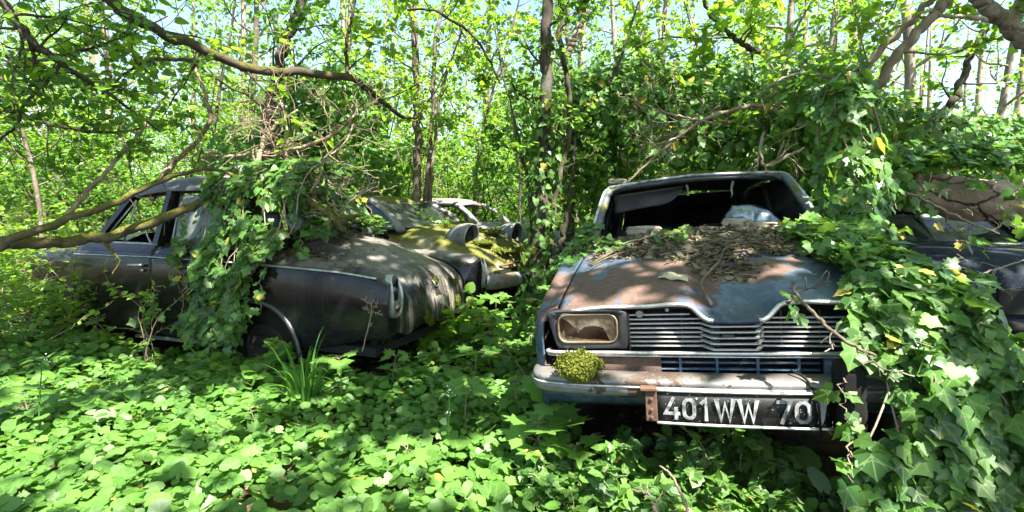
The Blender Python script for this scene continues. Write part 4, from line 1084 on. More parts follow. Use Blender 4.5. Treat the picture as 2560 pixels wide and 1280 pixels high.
# along the fallen log
G = [[A(*a) for a in r] for r in (((2150, 330, 4.9), (2300, 345, 4.7), (2450, 350, 4.5), (2640, 345, 4.4)), ((2150, 400, 4.6), (2300, 400, 4.45), (2450, 395, 4.3), (2640, 390, 4.2)), ((2170, 450, 4.4), (2300, 430, 4.25), (2450, 425, 4.1), (2640, 420, 4.0)))]
G2 = [[A(*a) for a in r] for r in (((2180, 430, 4.3), (2230, 430, 4.2), (2290, 440, 4.1)), ((2200, 520, 4.2), (2240, 520, 4.1), (2280, 520, 4.1)))]
st = [([A(2420, 430, 4.0), A(2470, 470, 3.85), A(2500, 540, 3.7)], 9, .09), ([A(2560, 440, 3.9), A(2530, 520, 3.7), A(2545, 600, 3.6)], 10, .10), ([A(2330, 430, 4.0), A(2320, 500, 3.9), A(2350, 560, 3.8)], 8, .09), ([A(2440, 440, 4.2), A(2400, 470, 4.1), A(2330, 480, 4.1)], 9, .085), ([A(2280, 440, 4.3), A(2285, 490, 4.2), A(2300, 530, 4.1)], 8, .085), ([A(2500, 430, 4.0), A(2540, 480, 3.9), A(2570, 520, 3.8)], 8, .09), ([A(2390, 600, 3.4), A(2450, 615, 3.2), A(2520, 610, 3.1)], 12, .08), ([A(2440, 680, 2.6), A(2470, 720, 2.5), A(2460, 790, 2.4)], 7, .08)]
ivy_plant('ivy', 'ivy trailing along the top of the fallen log above the dark blue saloon', [(G, 950, .095, .10, (0, 0), -.4), (G2, 120, .09, .08, (0, 0), -.5)], st, seed=15, stems=6, mat=M['ivyf'])

# ivy thicket behind the hatchback
def ivy_blob(name, label, blobs, n, size, seed, mat, whips=10, cat='ivy bush', group=None, loc=(0, 0, 0), tp=(T_IVYS, T_IVYS), inner=.35):
    q = np.random.default_rng(seed); root = thing(name, label, cat, loc, group=group); l0 = np.array(loc)
    L_ = Leaves(); sb = MB()
    vol = np.array([b[1][0] * b[1][2] for b in blobs]); vol = vol / vol.sum()
    for (c, r), f in zip(blobs, vol):
        c = np.array(c) - l0; r = np.array(r); m = int(n * f)
        d = rdir(q, m); d[:, 1] -= .25; d = unit(d)
        lump = np.array([mnoise.noise(Vector(x * 2.2) + Vector(c)) + .6 * mnoise.noise(Vector(x * 5.5) + Vector(c)) for x in d])
        rad = (.86 + .30 * lump) * np.where(q.random(m) < inner, .55 + .4 * q.random(m), .95 + .12 * q.random(m))
        P = c + d * r * rad[:, None]
        N_ = unit(d / r)
        nr = unit(N_ + .5 * q.normal(size=(m, 3)) + np.array([0, -.1, .45]))
        tip = unit(np.array([0, 0, -1.]) + .6 * q.normal(size=(m, 3)) + .4 * N_)
        L_.put(tp[0], P, nr, tip, size * (.5 + .75 * q.random(m)), q)
        for w_ in range(max(1, int(whips * f))):
            dd = rdir(q, 1)[0]; dd[1] = -abs(dd[1]); dd[2] = abs(dd[2]) * .5
            p0 = c + dd * r * .7; tubes, tw = [], []
            grow(q, p0, unit(dd * r + .4 * q.normal(size=3)), r.min() * .8, .012, 1, tubes, tw, up=-.02, wig=.25, nch=(4,), spread=(.8,), lenf=(.5,))
            for tpts, trr in tubes: sb.tube(tpts, trr, 5, n=14)
            L_.put(tp[0], np.concatenate([t[-2:] for t in tw]), np.array([0, -.3, 1.]) + .4 * q.normal(size=(2 * len(tw), 3)), q.normal(size=(2 * len(tw), 3)) + [0, 0, -.5], size * (.6 + .5 * q.random(2 * len(tw))), q)
    if sb.V: sb.build('stem', M['dead'], root, smooth=True)
    L_.mb.build('foliage', mat, root)
    return root
def blob(px, py, d, rx, ry, rz): return (at(px, py, d), (rx, ry, rz))
ivy_blob('ivy_thicket', 'tall mound of dark ivy directly behind the hatchback roof', [blob(1680, 330, 6.0, 1.15, .8, .85), blob(1560, 250, 6.4, .8, .7, .6), blob(1820, 270, 6.2, .9, .7, .6), blob(1480, 360, 6.3, .6, .6, 1.0), blob(1900, 390, 5.6, .9, .6, .7)], 9500, .085, 21, M['ivyf'], 26)
ivy_blob('ivy_thicket', 'ivy smothered stump heap right of the hatchback roof under the forked tree', [blob(2060, 350, 4.6, .5, .5, .7), blob(2200, 370, 5.2, .8, .5, .6), blob(2400, 390, 5.6, 1.0, .5, .55), blob(2030, 250, 5.2, .6, .5, .5)], 6000, .085, 22, M['ivyf'], 14)
ivy_blob('ivy_thicket', 'shaded ivy column beside the mossy trunk left of the hatchback', [blob(1400, 330, 6.6, .40, .4, 1.0), blob(1490, 440, 7.6, .35, .4, .5), blob(1320, 300, 7.0, .3, .35, .7)], 2600, .075, 23, M['ivyf'], 8)
ivy_blob('ivy_thicket', 'dark ivy heap behind the black saloon roof under the bare branches', [blob(770, 320, 6.6, .70, .5, .85), blob(870, 300, 6.7, .55, .5, 1.0), blob(650, 400, 6.6, .8, .5, .5), blob(930, 430, 6.4, .5, .4, .5)], 8000, .075, 24, M['leaf_b'], 14)
# ------------------------------------------------------------------ trees
def base_at(px, d):
    p = at(px, 600, d); return np.array([p[0], d, gz(p[0], d)])
def tree_mesh(seed, H, r, lean=0.0, z0=.25, nl=14, limbL=.28, size=.1, per=9, tp=T_OVAL, multi=1, spreadm=.3, nch=(5,), up=.08, flat=.55, top=True):
    """returns trunk tubes and leaf builder in local coordinates"""
    q = np.random.default_rng(seed); tubes, twigs = [], []
    for s in range(multi):
        a = q.random() * 2 * PI; d = np.array([math.cos(a), math.sin(a), 0]) * (spreadm * (.3 + q.random()) if multi > 1 else lean)
        h = H * (.75 + .35 * q.random()) if multi > 1 else H
        n = 12; pts = [np.array([0, 0, -.1]) + (d * .25 if multi > 1 else 0)]
        dd = unit(d + np.array([0, 0, 1.]))
        for i in range(n):
            dd = unit(dd + .05 * q.normal(size=3) + np.array([0, 0, .03])); pts.append(pts[-1] + dd * h / n)
        pts = np.array(pts); rr = r * (1 - .78 * np.linspace(0, 1, n + 1) ** .9)
        rr[0] *= 1.35; tubes.append((pts, rr))
        for k in range(nl):
            f = z0 + (1 - z0) * ((k + q.random()) / nl); p = f * n; i = min(int(p), n - 1)
            b = pts[i] + (pts[i + 1] - pts[i]) * (p - i); az = k * 2.4 + q.random()
            el = .25 + .6 * f * q.random()
            dr = np.array([math.cos(az) * math.cos(el), math.sin(az) * math.cos(el), math.sin(el)])
            grow(q, b, dr, H * limbL * (1.1 - .65 * f) * (.7 + .6 * q.random()), rr[i] * .45, len(nch), tubes, twigs, up=up, wig=.17, nch=nch, spread=(.8, .8), lenf=(.5, .45), start=.15)
    L_ = Leaves(); twig_leaves(q, L_, twigs, tp, size, per, flat)
    b = MB()
    for t, rr_ in tubes:
        if rr_[0] < .003: continue
        b.tube(t, np.maximum(rr_, .0025), 7 if rr_[0] > .03 else 4, n=len(t) * (2 if rr_[0] > .03 else 1), wob=.18, seed=len(t))
    return b, L_
PROTO = {}
def proto(kind, bark, leafm, **kw):
    b, L_ = tree_mesh(**kw)
    root = bpy.data.objects.new('tree', None); COL.objects.link(root)
    t = b.build('trunk', bark, root, smooth=True); c_ = L_.mb.build('crown', leafm, root)
    PROTO[kind] = [root, t, c_, False]
def plant_tree(kind, name, label, cat, px, d, sc=1.0, rz=0.0, group=None, mat=None, zoff=0.0):
    pr = PROTO[kind]
    if not pr[3]: root, kids = pr[0], (pr[1], pr[2]); pr[3] = True; root.name = name
    else:
        root = pr[0].copy(); COL.objects.link(root); kids = []
        root.name = name
        for c in (pr[1], pr[2]):
            k_ = c.copy(); COL.objects.link(k_); k_.parent = root; kids.append(k_)
    b = base_at(px, d)
    root.location = (b[0], b[1], b[2] + zoff); root.rotation_euler = (0, 0, rz); root.scale = (sc, sc, sc)
    for key in ('label', 'category', 'group'):
        if key in root: del root[key]
    tag(root, label, cat, group)
    return root
proto('bush_a', M['bark'], M['leaf_a'], seed=101, H=3.4, r=.028, multi=7, spreadm=.55, nl=9, limbL=.24, size=.085, per=9, nch=(4,), z0=.12)
proto('bush_b', M['barkd'], M['leaf_b'], seed=102, H=3.0, r=.024, multi=8, spreadm=.65, nl=9, limbL=.24, size=.075, per=10, nch=(4,), z0=.1)
proto('bush_c', M['bark'], M['leaf_c'], seed=103, H=3.8, r=.025, multi=6, spreadm=.5, nl=10, limbL=.24, size=.085, per=9, nch=(4,), z0=.15)
proto('tall_a', M['barkp'], M['leaf_a'], seed=111, H=12, r=.15, nl=26, limbL=.20, size=.125, per=7, nch=(5, 3), z0=.20, lean=.03)
proto('tall_b', M['bark'], M['leaf_b'], seed=112, H=11, r=.12, nl=26, limbL=.20, size=.12, per=7, nch=(5, 3), z0=.16, lean=-.05)
proto('tall_c', M['barkp'], M['leaf_c'], seed=113, H=13, r=.11, nl=20, limbL=.15, size=.12, per=8, nch=(4, 3), z0=.25, lean=.06)
proto('tall_d', M['barkp'], M['leaf_a'], seed=114, H=12, r=.14, nl=16, limbL=.17, size=.11, per=6, nch=(4, 2), z0=.30, lean=.03)
proto('slim_a', M['bark'], M['leaf_a'], seed=121, H=7, r=.045, nl=20, limbL=.17, size=.095, per=8, nch=(4,), z0=.22, lean=.05)
proto('slim_b', M['barkd'], M['leaf_b'], seed=122, H=6.5, r=.04, nl=20, limbL=.18, size=.09, per=8, nch=(4,), z0=.2, lean=-.08)
TREES = [
 ('bush_b', 'bush', 'dark leafy bush at the far left edge beyond the long mossy branch', 'bush', 40, 8.5, 1.0, .4),
 ('bush_a', 'bush', 'fresh green bush behind the bonnet end of the black saloon', 'bush', 190, 10.0, 1.05, 1.9),
 ('bush_b', 'bush', 'dense bush seen through the front window of the black saloon', 'bush', 380, 9.2, 1.0, 2.7),
 ('bush_c', 'bush', 'yellow green bush left of the ivy heap behind the saloon roof', 'bush', 520, 11.5, 1.05, 4.0),
 ('bush_a', 'bush', 'bright bush between the ivy heap and the twin stemmed tree', 'bush', 960, 11.0, 1.1, 5.1),
 ('bush_c', 'bush', 'sunlit bush behind the grey car roof', 'bush', 1160, 12.0, 1.15, .9),
 ('bush_a', 'bush', 'sunlit bush right of the grey car behind the thin stems', 'bush', 1290, 11.2, .95, 2.2),
 ('bush_b', 'bush', 'shaded bush filling the gap left of the ivy mound', 'bush', 1440, 9.6, .85, 3.1),
 ('bush_a', 'bush', 'bush whose top shows over the left shoulder of the ivy mound', 'bush', 1600, 10.0, 1.1, 4.4),
 ('bush_c', 'bush', 'yellow green bush whose top shows over the middle of the ivy mound', 'bush', 1800, 9.5, 1.1, 5.6),
 ('bush_a', 'bush', 'bush between the ivy mound and the forked tree', 'bush', 2020, 10.5, .95, .2),
 ('bush_b', 'bush', 'bush behind the fallen log at the right edge', 'bush', 2460, 7.8, .72, 1.2),
 ('bush_c', 'bush', 'low bush behind the forked tree and ivy stump heap', 'bush', 2240, 10.2, .70, 2.0),
 ('bush_a', 'bush', 'pale leafy bush far back between the two bushes left of the saloon roof', 'bush', 110, 13.0, 1.25, 1.0),
 ('bush_c', 'bush', 'sunlit bush far back directly behind the saloon windscreen', 'bush', 290, 13.5, 1.3, 2.3),
 ('bush_a', 'bush', 'tall bush far back behind the tangle of pale dead twigs', 'bush', 680, 12.5, 1.35, 3.0),
 ('bush_b', 'bush', 'dark bush behind the right end of the overhead mossy bough', 'bush', 850, 9.5, 1.2, .6),
 ('bush_c', 'bush', 'bright bush far back seen between the stems of the twin stemmed tree', 'bush', 1070, 14.0, 1.3, 5.0),
 ('bush_b', 'bush', 'green bush far back just left of the ivy wrapped trunk', 'bush', 1250, 14.0, 1.35, 1.4),
 ('bush_a', 'bush', 'tall bush far back above the highest part of the ivy mound', 'bush', 1700, 13.0, 1.35, 2.8),
 ('bush_b', 'bush', 'green bush far back between the two pale trunks and the stout brown trunk', 'bush', 2040, 14.0, 1.2, 4.1),
 ('bush_b', 'bush', 'shaded green bush directly behind the grey car windscreen', 'bush', 1140, 9.8, 1.05, 4.4),
 ('bush_a', 'bush', 'leafy bush left of the twin stemmed tree above the saloon rear window', 'bush', 990, 9.0, .95, 1.8),
 ('bush_b', 'bush', 'green bush between the twin stemmed tree and the ivy wrapped trunk', 'bush', 1240, 10.2, 1.15, .4),
 ('bush_b', 'bush', 'deep green bush behind the pale bent branch left of the dead twig tangle', 'bush', 470, 10.5, 1.2, 5.3),
 ('bush_b', 'bush', 'deep green bush above the bonnet end of the saloon', 'bush', 240, 11.8, 1.2, .9),
 ('tall_b', 'tree', 'tall leafy tree at the left edge with dark limbs against the sky', 'tree', -60, 12.0, 1.0, .3),
 ('tall_a', 'tree', 'tall pale trunk tree behind the yellow green bush on the left', 'tree', 300, 16.0, 1.0, 1.1),
 ('tall_b', 'tree', 'tall tree behind the leaning dark trunk over the black saloon', 'tree', 640, 13.5, 1.0, 2.6),
 ('tall_c', 'tree', 'slender tall tree just left of the twin stemmed tree', 'tree', 930, 15.0, 1.0, 3.3),
 ('tall_a', 'tree', 'tall tree centred behind the grey car', 'tree', 1190, 17.0, 1.05, 4.6),
 ('tall_b', 'tree', 'tall tree just right of the ivy wrapped trunk in the middle', 'tree', 1440, 14.0, 1.0, 5.5),
 ('tall_c', 'tree', 'slim pale trunk tree left of the bare broken stem', 'tree', 1545, 13.0, .95, .8),
 ('tall_c', 'tree', 'slim pale trunk rising from the middle of the ivy mound', 'tree', 1700, 15.5, 1.05, 2.4),
 ('tall_a', 'tree', 'left one of two close pale trunks above the ivy mound', 'tree', 1912, 11.5, .85, 3.9),
 ('tall_c', 'tree', 'right one of two close pale trunks above the ivy mound', 'tree', 1985, 12.5, 1.0, 5.0),
 ('tall_b', 'tree', 'stout brown trunk left of the forked leaning tree', 'tree', 2085, 13.0, 1.1, 1.7),
 ('tall_d', 'tree', 'thick straight trunk directly behind the forked leaning tree', 'tree', 2160, 12.0, 1.0, 2.9),
 ('tall_d', 'tree', 'big sunlit pale trunk right of the forked leaning tree', 'tree', 2285, 11.0, 1.1, 4.2),
 ('tall_d', 'tree', 'slim trunk in the sky gap near the right edge', 'tree', 2440, 12.5, .8, 5.9),
 ('tall_d', 'tree', 'rightmost slim pale trunk by the edge of the picture', 'tree', 2580, 11.0, .9, .5),
 ('slim_a', 'sapling', 'young tree behind the front wing of the black saloon', 'sapling', 110, 7.6, .9, 1.3),
 ('slim_b', 'sapling', 'dark young tree left of the leaning dark trunk', 'sapling', 560, 8.2, .95, 2.1),
 ('slim_a', 'sapling', 'young tree right of the twin stemmed tree', 'sapling', 1180, 9.0, .9, 3.6),
 ('slim_b', 'sapling', 'thin dark sapling immediately left of the ivy wrapped trunk', 'sapling', 1290, 8.0, .85, 4.8),
 ('slim_a', 'sapling', 'young tree left of the two close pale trunks', 'sapling', 1830, 8.6, 1.0, .7),
 ('slim_b', 'sapling', 'thin sapling right of the stout brown trunk', 'sapling', 2200, 8.8, .9, 5.2),
 ('slim_a', 'sapling', 'young tree at the right edge with leaves against the sky', 'sapling', 2590, 7.2, .7, 2.8),
]
for t in TREES: plant_tree(*t)

# far wood read as one mass
q = np.random.default_rng(77); L = Leaves(); tb = MB()
for i in range(95):
    d = 19 + 26 * q.random(); x = (q.random() * 2 - 1) * 1.12 * d
    sky = .22 if x / d > .62 else 1.0
    h = 9 + 7 * q.random(); p0 = np.array([x, d, gz(0, d) * .6]); tp_ = p0 + [q.normal() * .4, 0, h]
    r_ = .06 + .13 * q.random()
    tb.tube([p0, (p0 + tp_) / 2 + [q.normal() * .15, 0, 0], tp_], [r_, r_ * .75, r_ * .3], 6, n=6)
    n = int(2100 * sky)
    cl = 26
    cc = p0 + np.column_stack([q.normal(size=cl) * 1.5, q.normal(size=cl) * 1.2, .6 + h * (q.random(cl) ** (1.7 if sky == 1 else 1.0))])
    P = cc[q.integers(0, cl, n)] + q.normal(size=(n, 3)) * [.62, .55, .38]
    L.put(T_DIAM, P, np.array([0, -.2, 1.]) + .7 * q.normal(size=(n, 3)), q.normal(size=(n, 3)) + [0, 0, -.3], .20 * (.5 + .7 * q.random(n)), q)
n = 80000
P = np.column_stack([(q.random(n) * 2 - 1) * 34, 13.5 + 17 * q.random(n), 4.2 * q.random(n) ** 1.2]); P[:, 2] *= np.where(P[:, 0] / P[:, 1] > .62, .45, 1.0); P[:, 2] += .4
L.put(T_DIAM, P, np.array([0, -.3, 1.]) + .6 * q.normal(size=(n, 3)), q.normal(size=(n, 3)), .17 * (.5 + .7 * q.random(n)), q)
fw_ = L.mb.build('far_wood', M['leaf_a'])
tag(fw_, 'sunlit far wood of yellow green leaves closing the view', 'woodland', kind='stuff')
tag(tb.build('far_trunks', M['barkp'], smooth=True), 'many thin pale trunks deep in the far wood', 'woodland', kind='stuff')

# ------------------------------------------------------------------ individually posed trees and boughs
def posed_tree(name, label, cat, stems, bark, leafm, size=.08, per=8, tp=T_OVAL, seed=1, nside=10, sideL=.8, f0=.15, sider=.3, nch=(4,), extra=None, leaves=True, up=.04, part=('trunk', 'crown'), group=None, wob=.2, flat=.55):
    """stems: list of (world points, radii)"""
    q = np.random.default_rng(seed); l0 = np.array(stems[0][0][0], float)
    root = thing(name, label, cat, l0, group=group); twigs = []; b = MB()
    for pts, rr in stems:
        pts = np.array(pts, float) - l0; c = cr(np.column_stack([pts, np.broadcast_to(rr, len(pts))]), 34); c[1:-1, :3] += np.minimum(.012, .35 * np.abs(c[1:-1, 3:])) * q.normal(size=(32, 3))
        b.tube(c[:, :3], np.abs(c[:, 3]), 10, n=68, wob=wob, seed=seed)
        for k in range(nside):
            f = f0 + (1 - f0) * (k + q.random()) / nside; i = min(int(f * 33), 32); t = unit(c[i + 1, :3] - c[i, :3])
            s = q.normal(size=3); s = unit(s - t * (s @ t)); tubes = []
            grow(q, c[i, :3], unit(s + .5 * t), sideL * (.5 + .7 * q.random()) * (1.1 - .4 * f), c[i, 3] * sider, len(nch), tubes, twigs, up=up, wig=.2, nch=nch, spread=(.8, .8), lenf=(.55, .5), start=.2)
            for tt, r_ in tubes: b.tube(tt, np.maximum(r_, .0022), 5, n=len(tt) * 2, wob=.2, seed=k)
    b.build(part[0], bark, root, smooth=True)
    if leaves and twigs:
        L_ = Leaves(); twig_leaves(q, L_, twigs, tp, size, per, flat); L_.mb.build(part[1], leafm, root)
    return root
M['barkm'] = bark_mat('mossy_shaded_bough', (.085, .068, .045), (.028, .022, .016), moss=(.10, .10, .014), moss_thr=.5)  # darker and less mossy than mossb: silhouette shade put into the colour
# twin stemmed coppice in front of the grey car
posed_tree('coppiced_tree', 'upright twin stemmed tree growing in front of the grey car roof', 'tree', [
    ([A(1045, 640, 6.6), A(1042, 500, 6.6), A(1045, 330, 6.6), A(1040, 150, 6.6), A(1032, 0, 6.6), A(1050, -250, 6.6)], [.066, .058, .052, .046, .04, .025]),
    ([A(1068, 640, 6.6), A(1066, 500, 6.6), A(1080, 300, 6.6), A(1090, 100, 6.6), A(1130, -60, 6.6)], [.042, .036, .030, .026, .016]),
    ([A(1072, 640, 6.6), A(1078, 480, 6.6), A(1100, 250, 6.5), A(1160, 60, 6.4)], [.03, .026, .02, .012])], M['bark'], M['leaf_a'], size=.085, seed=31, nside=10, sideL=1.1, f0=.35)
# ivy wrapped trunk beside the moss car
tr = posed_tree('ivy_wrapped_tree', 'straight trunk wrapped in ivy with thin stems around it beside the mossy car', 'tree', [
    ([A(1338, 730, 5.0), A(1348, 560, 5.0), A(1362, 380, 5.0), A(1365, 200, 5.0), A(1368, 0, 5.0), A(1372, -250, 5.0)], [.10, .075, .066, .060, .052, .03]),
    ([A(1365, 700, 5.1), A(1385, 520, 5.2), A(1425, 300, 5.3), A(1402, 100, 5.3), A(1400, -20, 5.3)], [.04, .032, .026, .028, .02]),
    ([A(1330, 690, 5.2), A(1325, 500, 5.2), A(1300, 360, 5.3), A(1270, 230, 5.4)], [.028, .022, .016, .008]),
    ([A(1380, 700, 5.3), A(1420, 520, 5.4), A(1440, 330, 5.5)], [.03, .024, .012]),
    ([A(1425, 640, 6.2), A(1428, 500, 6.2), A(1432, 380, 6.2), A(1440, 200, 6.2)], [.06, .055, .045, .02])], M['barkd'], M['ivyf'], size=.075, seed=33, nside=8, sideL=.7, f0=.2)
q = np.random.default_rng(34); L = Leaves(); l0 = np.array(tr.location)
c = cr(np.array([A(1338, 730, 5.0), A(1348, 560, 5.0), A(1362, 380, 5.0), A(1366, 240, 5.0)]), 200) - l0
P = c[q.integers(0, 200, 520)]; d = rdir(q, 520); d[:, 2] *= .2; d = unit(d)
L.put(T_IVYS, P + d * (.09 + .10 * q.random((520, 1))), d + [0, -.2, .4] + .4 * q.normal(size=(520, 3)), np.array([0, 0, -1.]) + .6 * q.normal(size=(520, 3)), .075 * (.5 + .7 * q.random(520)), q)
L.mb.build('ivy_sleeve', M['ivy'], tr)
# leaning dark trunk
posed_tree('leaning_tree', 'dark trunk leaning right at the top behind the mossy overhead bough', 'tree', [
    ([A(660, 470, 6.0), A(668, 330, 6.0), A(690, 190, 6.0), A(715, 110, 6.0), A(755, 0, 6.0), A(790, -200, 6.0)], [.065, .06, .056, .054, .05, .034])], M['barkd'], M['leaf_b'], size=.085, seed=35, nside=12, sideL=1.0, f0=.25)
# overhead mossy bough reaching down to the middle
posed_tree('overhanging_bough', 'long mossy bough sweeping from the top left down to the twin stemmed tree', 'bough', [
    ([A(190, -90, 3.4), A(275, 5, 3.6), A(400, 80, 3.8), A(560, 145, 4.1), A(690, 180, 4.4), A(850, 190, 4.8), A(925, 225, 5.2), A(1000, 288, 5.8), A(1040, 296, 6.4)], [.046, .042, .039, .037, .037, .035, .030, .022, .016]),
    ([A(870, 200, 4.9), A(868, 120, 4.9), A(880, 40, 4.9), A(900, -60, 4.9)], [.022, .017, .014, .009]),
    ([A(540, 140, 4.0), A(480, 150, 3.8), A(360, 155, 3.6), A(250, 240, 3.5)], [.016, .013, .01, .006])], M['barkm'], M['leaf_a'], size=.075, seed=37, nside=11, sideL=.9, f0=.05, sider=.28, per=7)
posed_tree('overhanging_bough', 'dark leafy bough entering at the top left corner against the sky', 'bough', [
    ([A(-60, -70, 2.9), A(20, 25, 3.0), A(75, 100, 3.1), A(150, 155, 3.2), A(280, 240, 3.4), A(400, 330, 3.6)], [.030, .026, .023, .019, .012, .006]),
    ([A(75, 100, 3.1), A(90, 160, 3.15), A(110, 240, 3.2)], [.012, .010, .006]),
    ([A(150, 150, 3.2), A(130, 190, 3.2), A(60, 260, 3.2), A(45, 310, 3.2), A(0, 350, 3.2)], [.012, .011, .009, .008, .006])], M['barkd'], M['leaf_b'], size=.050, seed=39, nside=11, sideL=.75, f0=.02, sider=.4, per=9)
posed_tree('overhanging_bough', 'leafy green bough across the upper left below the sky gap', 'bough', [
    ([A(-80, 230, 3.8), A(60, 290, 3.9), A(180, 320, 4.0), A(300, 330, 4.2), A(420, 300, 4.4)], [.022, .02, .016, .011, .006]),
    ([A(-60, 120, 4.4), A(100, 150, 4.4), A(260, 110, 4.5), A(420, 40, 4.6)], [.02, .016, .012, .006])], M['barkd'], M['leaf_b'], size=.056, seed=41, nside=8, sideL=.9, f0=.05, sider=.4, per=9)
# forked leaning tree at the upper right
posed_tree('forked_tree', 'leaning forked tree with two bare grey limbs reaching to the top right', 'tree', [
    ([A(2108, 420, 4.6), A(2105, 290, 4.6), A(2112, 235, 4.6), A(2150, 185, 4.55), A(2205, 120, 4.5), A(2270, 60, 4.45), A(2330, 0, 4.4), A(2420, -110, 4.3)], [.046, .042, .036, .034, .031, .028, .025, .018]),
    ([A(2125, 330, 4.6), A(2140, 268, 4.6), A(2190, 210, 4.55), A(2260, 120, 4.45), A(2330, 40, 4.35), A(2370, 0, 4.3), A(2450, -110, 4.2)], [.05, .046, .044, .042, .04, .037, .025]),
    ([A(2300, 44, 4.4), A(2400, 42, 4.3), A(2500, 50, 4.2), A(2540, 60, 4.15)], [.014, .016, .02, .03]),
    ([A(2140, 178, 4.6), A(2100, 198, 4.6), A(2030, 186, 4.6), A(1960, 195, 4.6), A(1890, 240, 4.6)], [.016, .016, .014, .012, .008])], M['barkp'], M['leaf_a'], size=.08, seed=43, nside=4, sideL=.7, f0=.4, sider=.3)
posed_tree('overhanging_bough', 'gnarled grey bough at the top right corner', 'bough', [
    ([A(2420, -40, 3.4), A(2480, 25, 3.4), A(2520, 65, 3.4), A(2575, 110, 3.4), A(2640, 170, 3.4)], [.05, .045, .05, .05, .05]),
    ([A(2520, 60, 3.4), A(2550, 10, 3.4), A(2580, -50, 3.4)], [.03, .026, .02])], M['barkp'], M['leaf_b'], size=.07, seed=45, nside=3, sideL=.5, f0=.2, sider=.3)
posed_tree('bare_stem', 'dark leaning stem rising from the ivy into the sky gap on the right', 'tree', [
    ([A(2345, 350, 5.2), A(2360, 290, 5.2), A(2400, 220, 5.2), A(2430, 130, 5.2), A(2470, 50, 5.2), A(2480, -60, 5.2)], [.05, .042, .036, .03, .024, .012])], M['barkd'], M['leaf_b'], size=.075, seed=47, nside=9, sideL=.9, f0=.2)
posed_tree('bare_stem', 'dead snapped stem standing between the trunks above the left of the ivy mound', 'tree', [
    ([A(1400, 200, 6.6), A(1415, 140, 6.6), A(1440, 90, 6.6), A(1466, 25, 6.6)], [.05, .046, .04, .034])], M['bark'], M['leaf_b'], seed=49, nside=2, sideL=.5, leaves=False)
posed_tree('bare_stem', 'thin dark rod like stem slanting up out of the ivy mound', 'tree', [
    ([A(1520, 215, 5.3), A(1550, 150, 5.3), A(1575, 70, 5.3), A(1596, 5, 5.3)], [.018, .015, .012, .008])], M['barkd'], M['leaf_b'], seed=50, nside=2, sideL=.4, leaves=False)
posed_tree('maple_bough', 'glowing yellow green maple bough above the ivy mound', 'bough', [
    ([A(1900, 130, 6.4), A(1850, 105, 6.4), A(1780, 40, 6.4), A(1740, -60, 6.4)], [.035, .03, .024, .015]),
    ([A(1830, 95, 6.4), A(1740, 95, 6.3), A(1660, 95, 6.2), A(1580, 120, 6.1)], [.014, .012, .01, .006])], M['barkd'], M['leaf_c'], size=.12, tp=T_MAPLE, seed=51, nside=10, sideL=1.0, f0=.05, sider=.4, per=5)
posed_tree('arching_whip', 'slender dark whip arching from the top centre down to the right', 'branch', [
    ([A(1020, 25, 5.6), A(1080, 26, 5.5), A(1150, 62, 5.4), A(1190, 100, 5.4), A(1225, 155, 5.4), A(1250, 210, 5.4)], [.012, .013, .014, .014, .012, .008])], M['barkd'], M['leaf_a'], size=.07, seed=53, nside=7, sideL=.5, f0=.1, sider=.5)

# ------------------------------------------------------------------ fallen branches over the cars
def branch(name, label, cat, stems, bark, seed=1, nside=0, sideL=.4, sider=.4, nch=(4,), up=0.0, f0=.2, wob=.22):
    return posed_tree(name, label, cat, stems, bark, None, seed=seed, nside=nside, sideL=sideL, sider=sider, nch=nch, up=up, leaves=False, f0=f0, part=('wood', 'leaf'), wob=wob)
branch('fallen_branch', 'thick mossy fallen branch leaning from the lower left onto the ivy of the black saloon', 'branch', [
    ([A(-60, 618, 3.1), A(0, 612, 3.15), A(150, 602, 3.3), A(280, 590, 3.45), A(400, 548, 3.6), A(500, 505, 3.75), A(600, 470, 3.85), A(700, 455, 3.95)], [.042, .042, .038, .036, .033, .030, .028, .02])], M['mossb'], 61, nside=3, sideL=.35)
branch('fallen_branch', 'thin brown branch arching over the black saloon roof from the lower left', 'branch', [
    ([A(-40, 625, 3.0), A(60, 588, 3.1), A(180, 545, 3.2), A(300, 500, 3.35), A(400, 455, 3.5), A(470, 430, 3.6), A(540, 425, 3.65), A(640, 462, 3.7), A(720, 485, 3.7), A(790, 480, 3.7)], [.026, .026, .024, .021, .018, .014, .013, .012, .011, .009])], M['mossb'], 63, nside=7, sideL=.35, f0=.35)
branch('fallen_branch', 'straight bare branch slanting up from the fork of the two branches on the left', 'branch', [
    ([A(150, 560, 3.2), A(200, 500, 3.3), A(290, 400, 3.5), A(350, 330, 3.7), A(420, 230, 3.9)], [.017, .015, .013, .011, .007])], M['dead'], 65, nside=4, sideL=.5)
branch('fallen_branch', 'pale bent branch rising from behind the saloon roof into the leaves', 'branch', [
    ([A(380, 500, 4.6), A(420, 420, 4.6), A(500, 345, 4.7), A(525, 290, 4.7), A(510, 230, 4.8), A(480, 150, 4.8)], [.026, .024, .021, .019, .016, .012])], M['dead'], 66, nside=5, sideL=.6)
branch('dead_branch', 'tangle of pale dead twigs rising over the middle of the saloon roof', 'branch', [
    ([A(610, 470, 4.2), A(650, 390, 4.3), A(670, 330, 4.4), A(745, 275, 4.5)], [.024, .020, .017, .012]), ([A(715, 440, 4.4), A(715, 380, 4.4), A(718, 320, 4.4), A(700, 250, 4.4)], [.013, .012, .010, .006])], M['dead'], 67, nside=9, sideL=.75, nch=(4, 2), sider=.42)
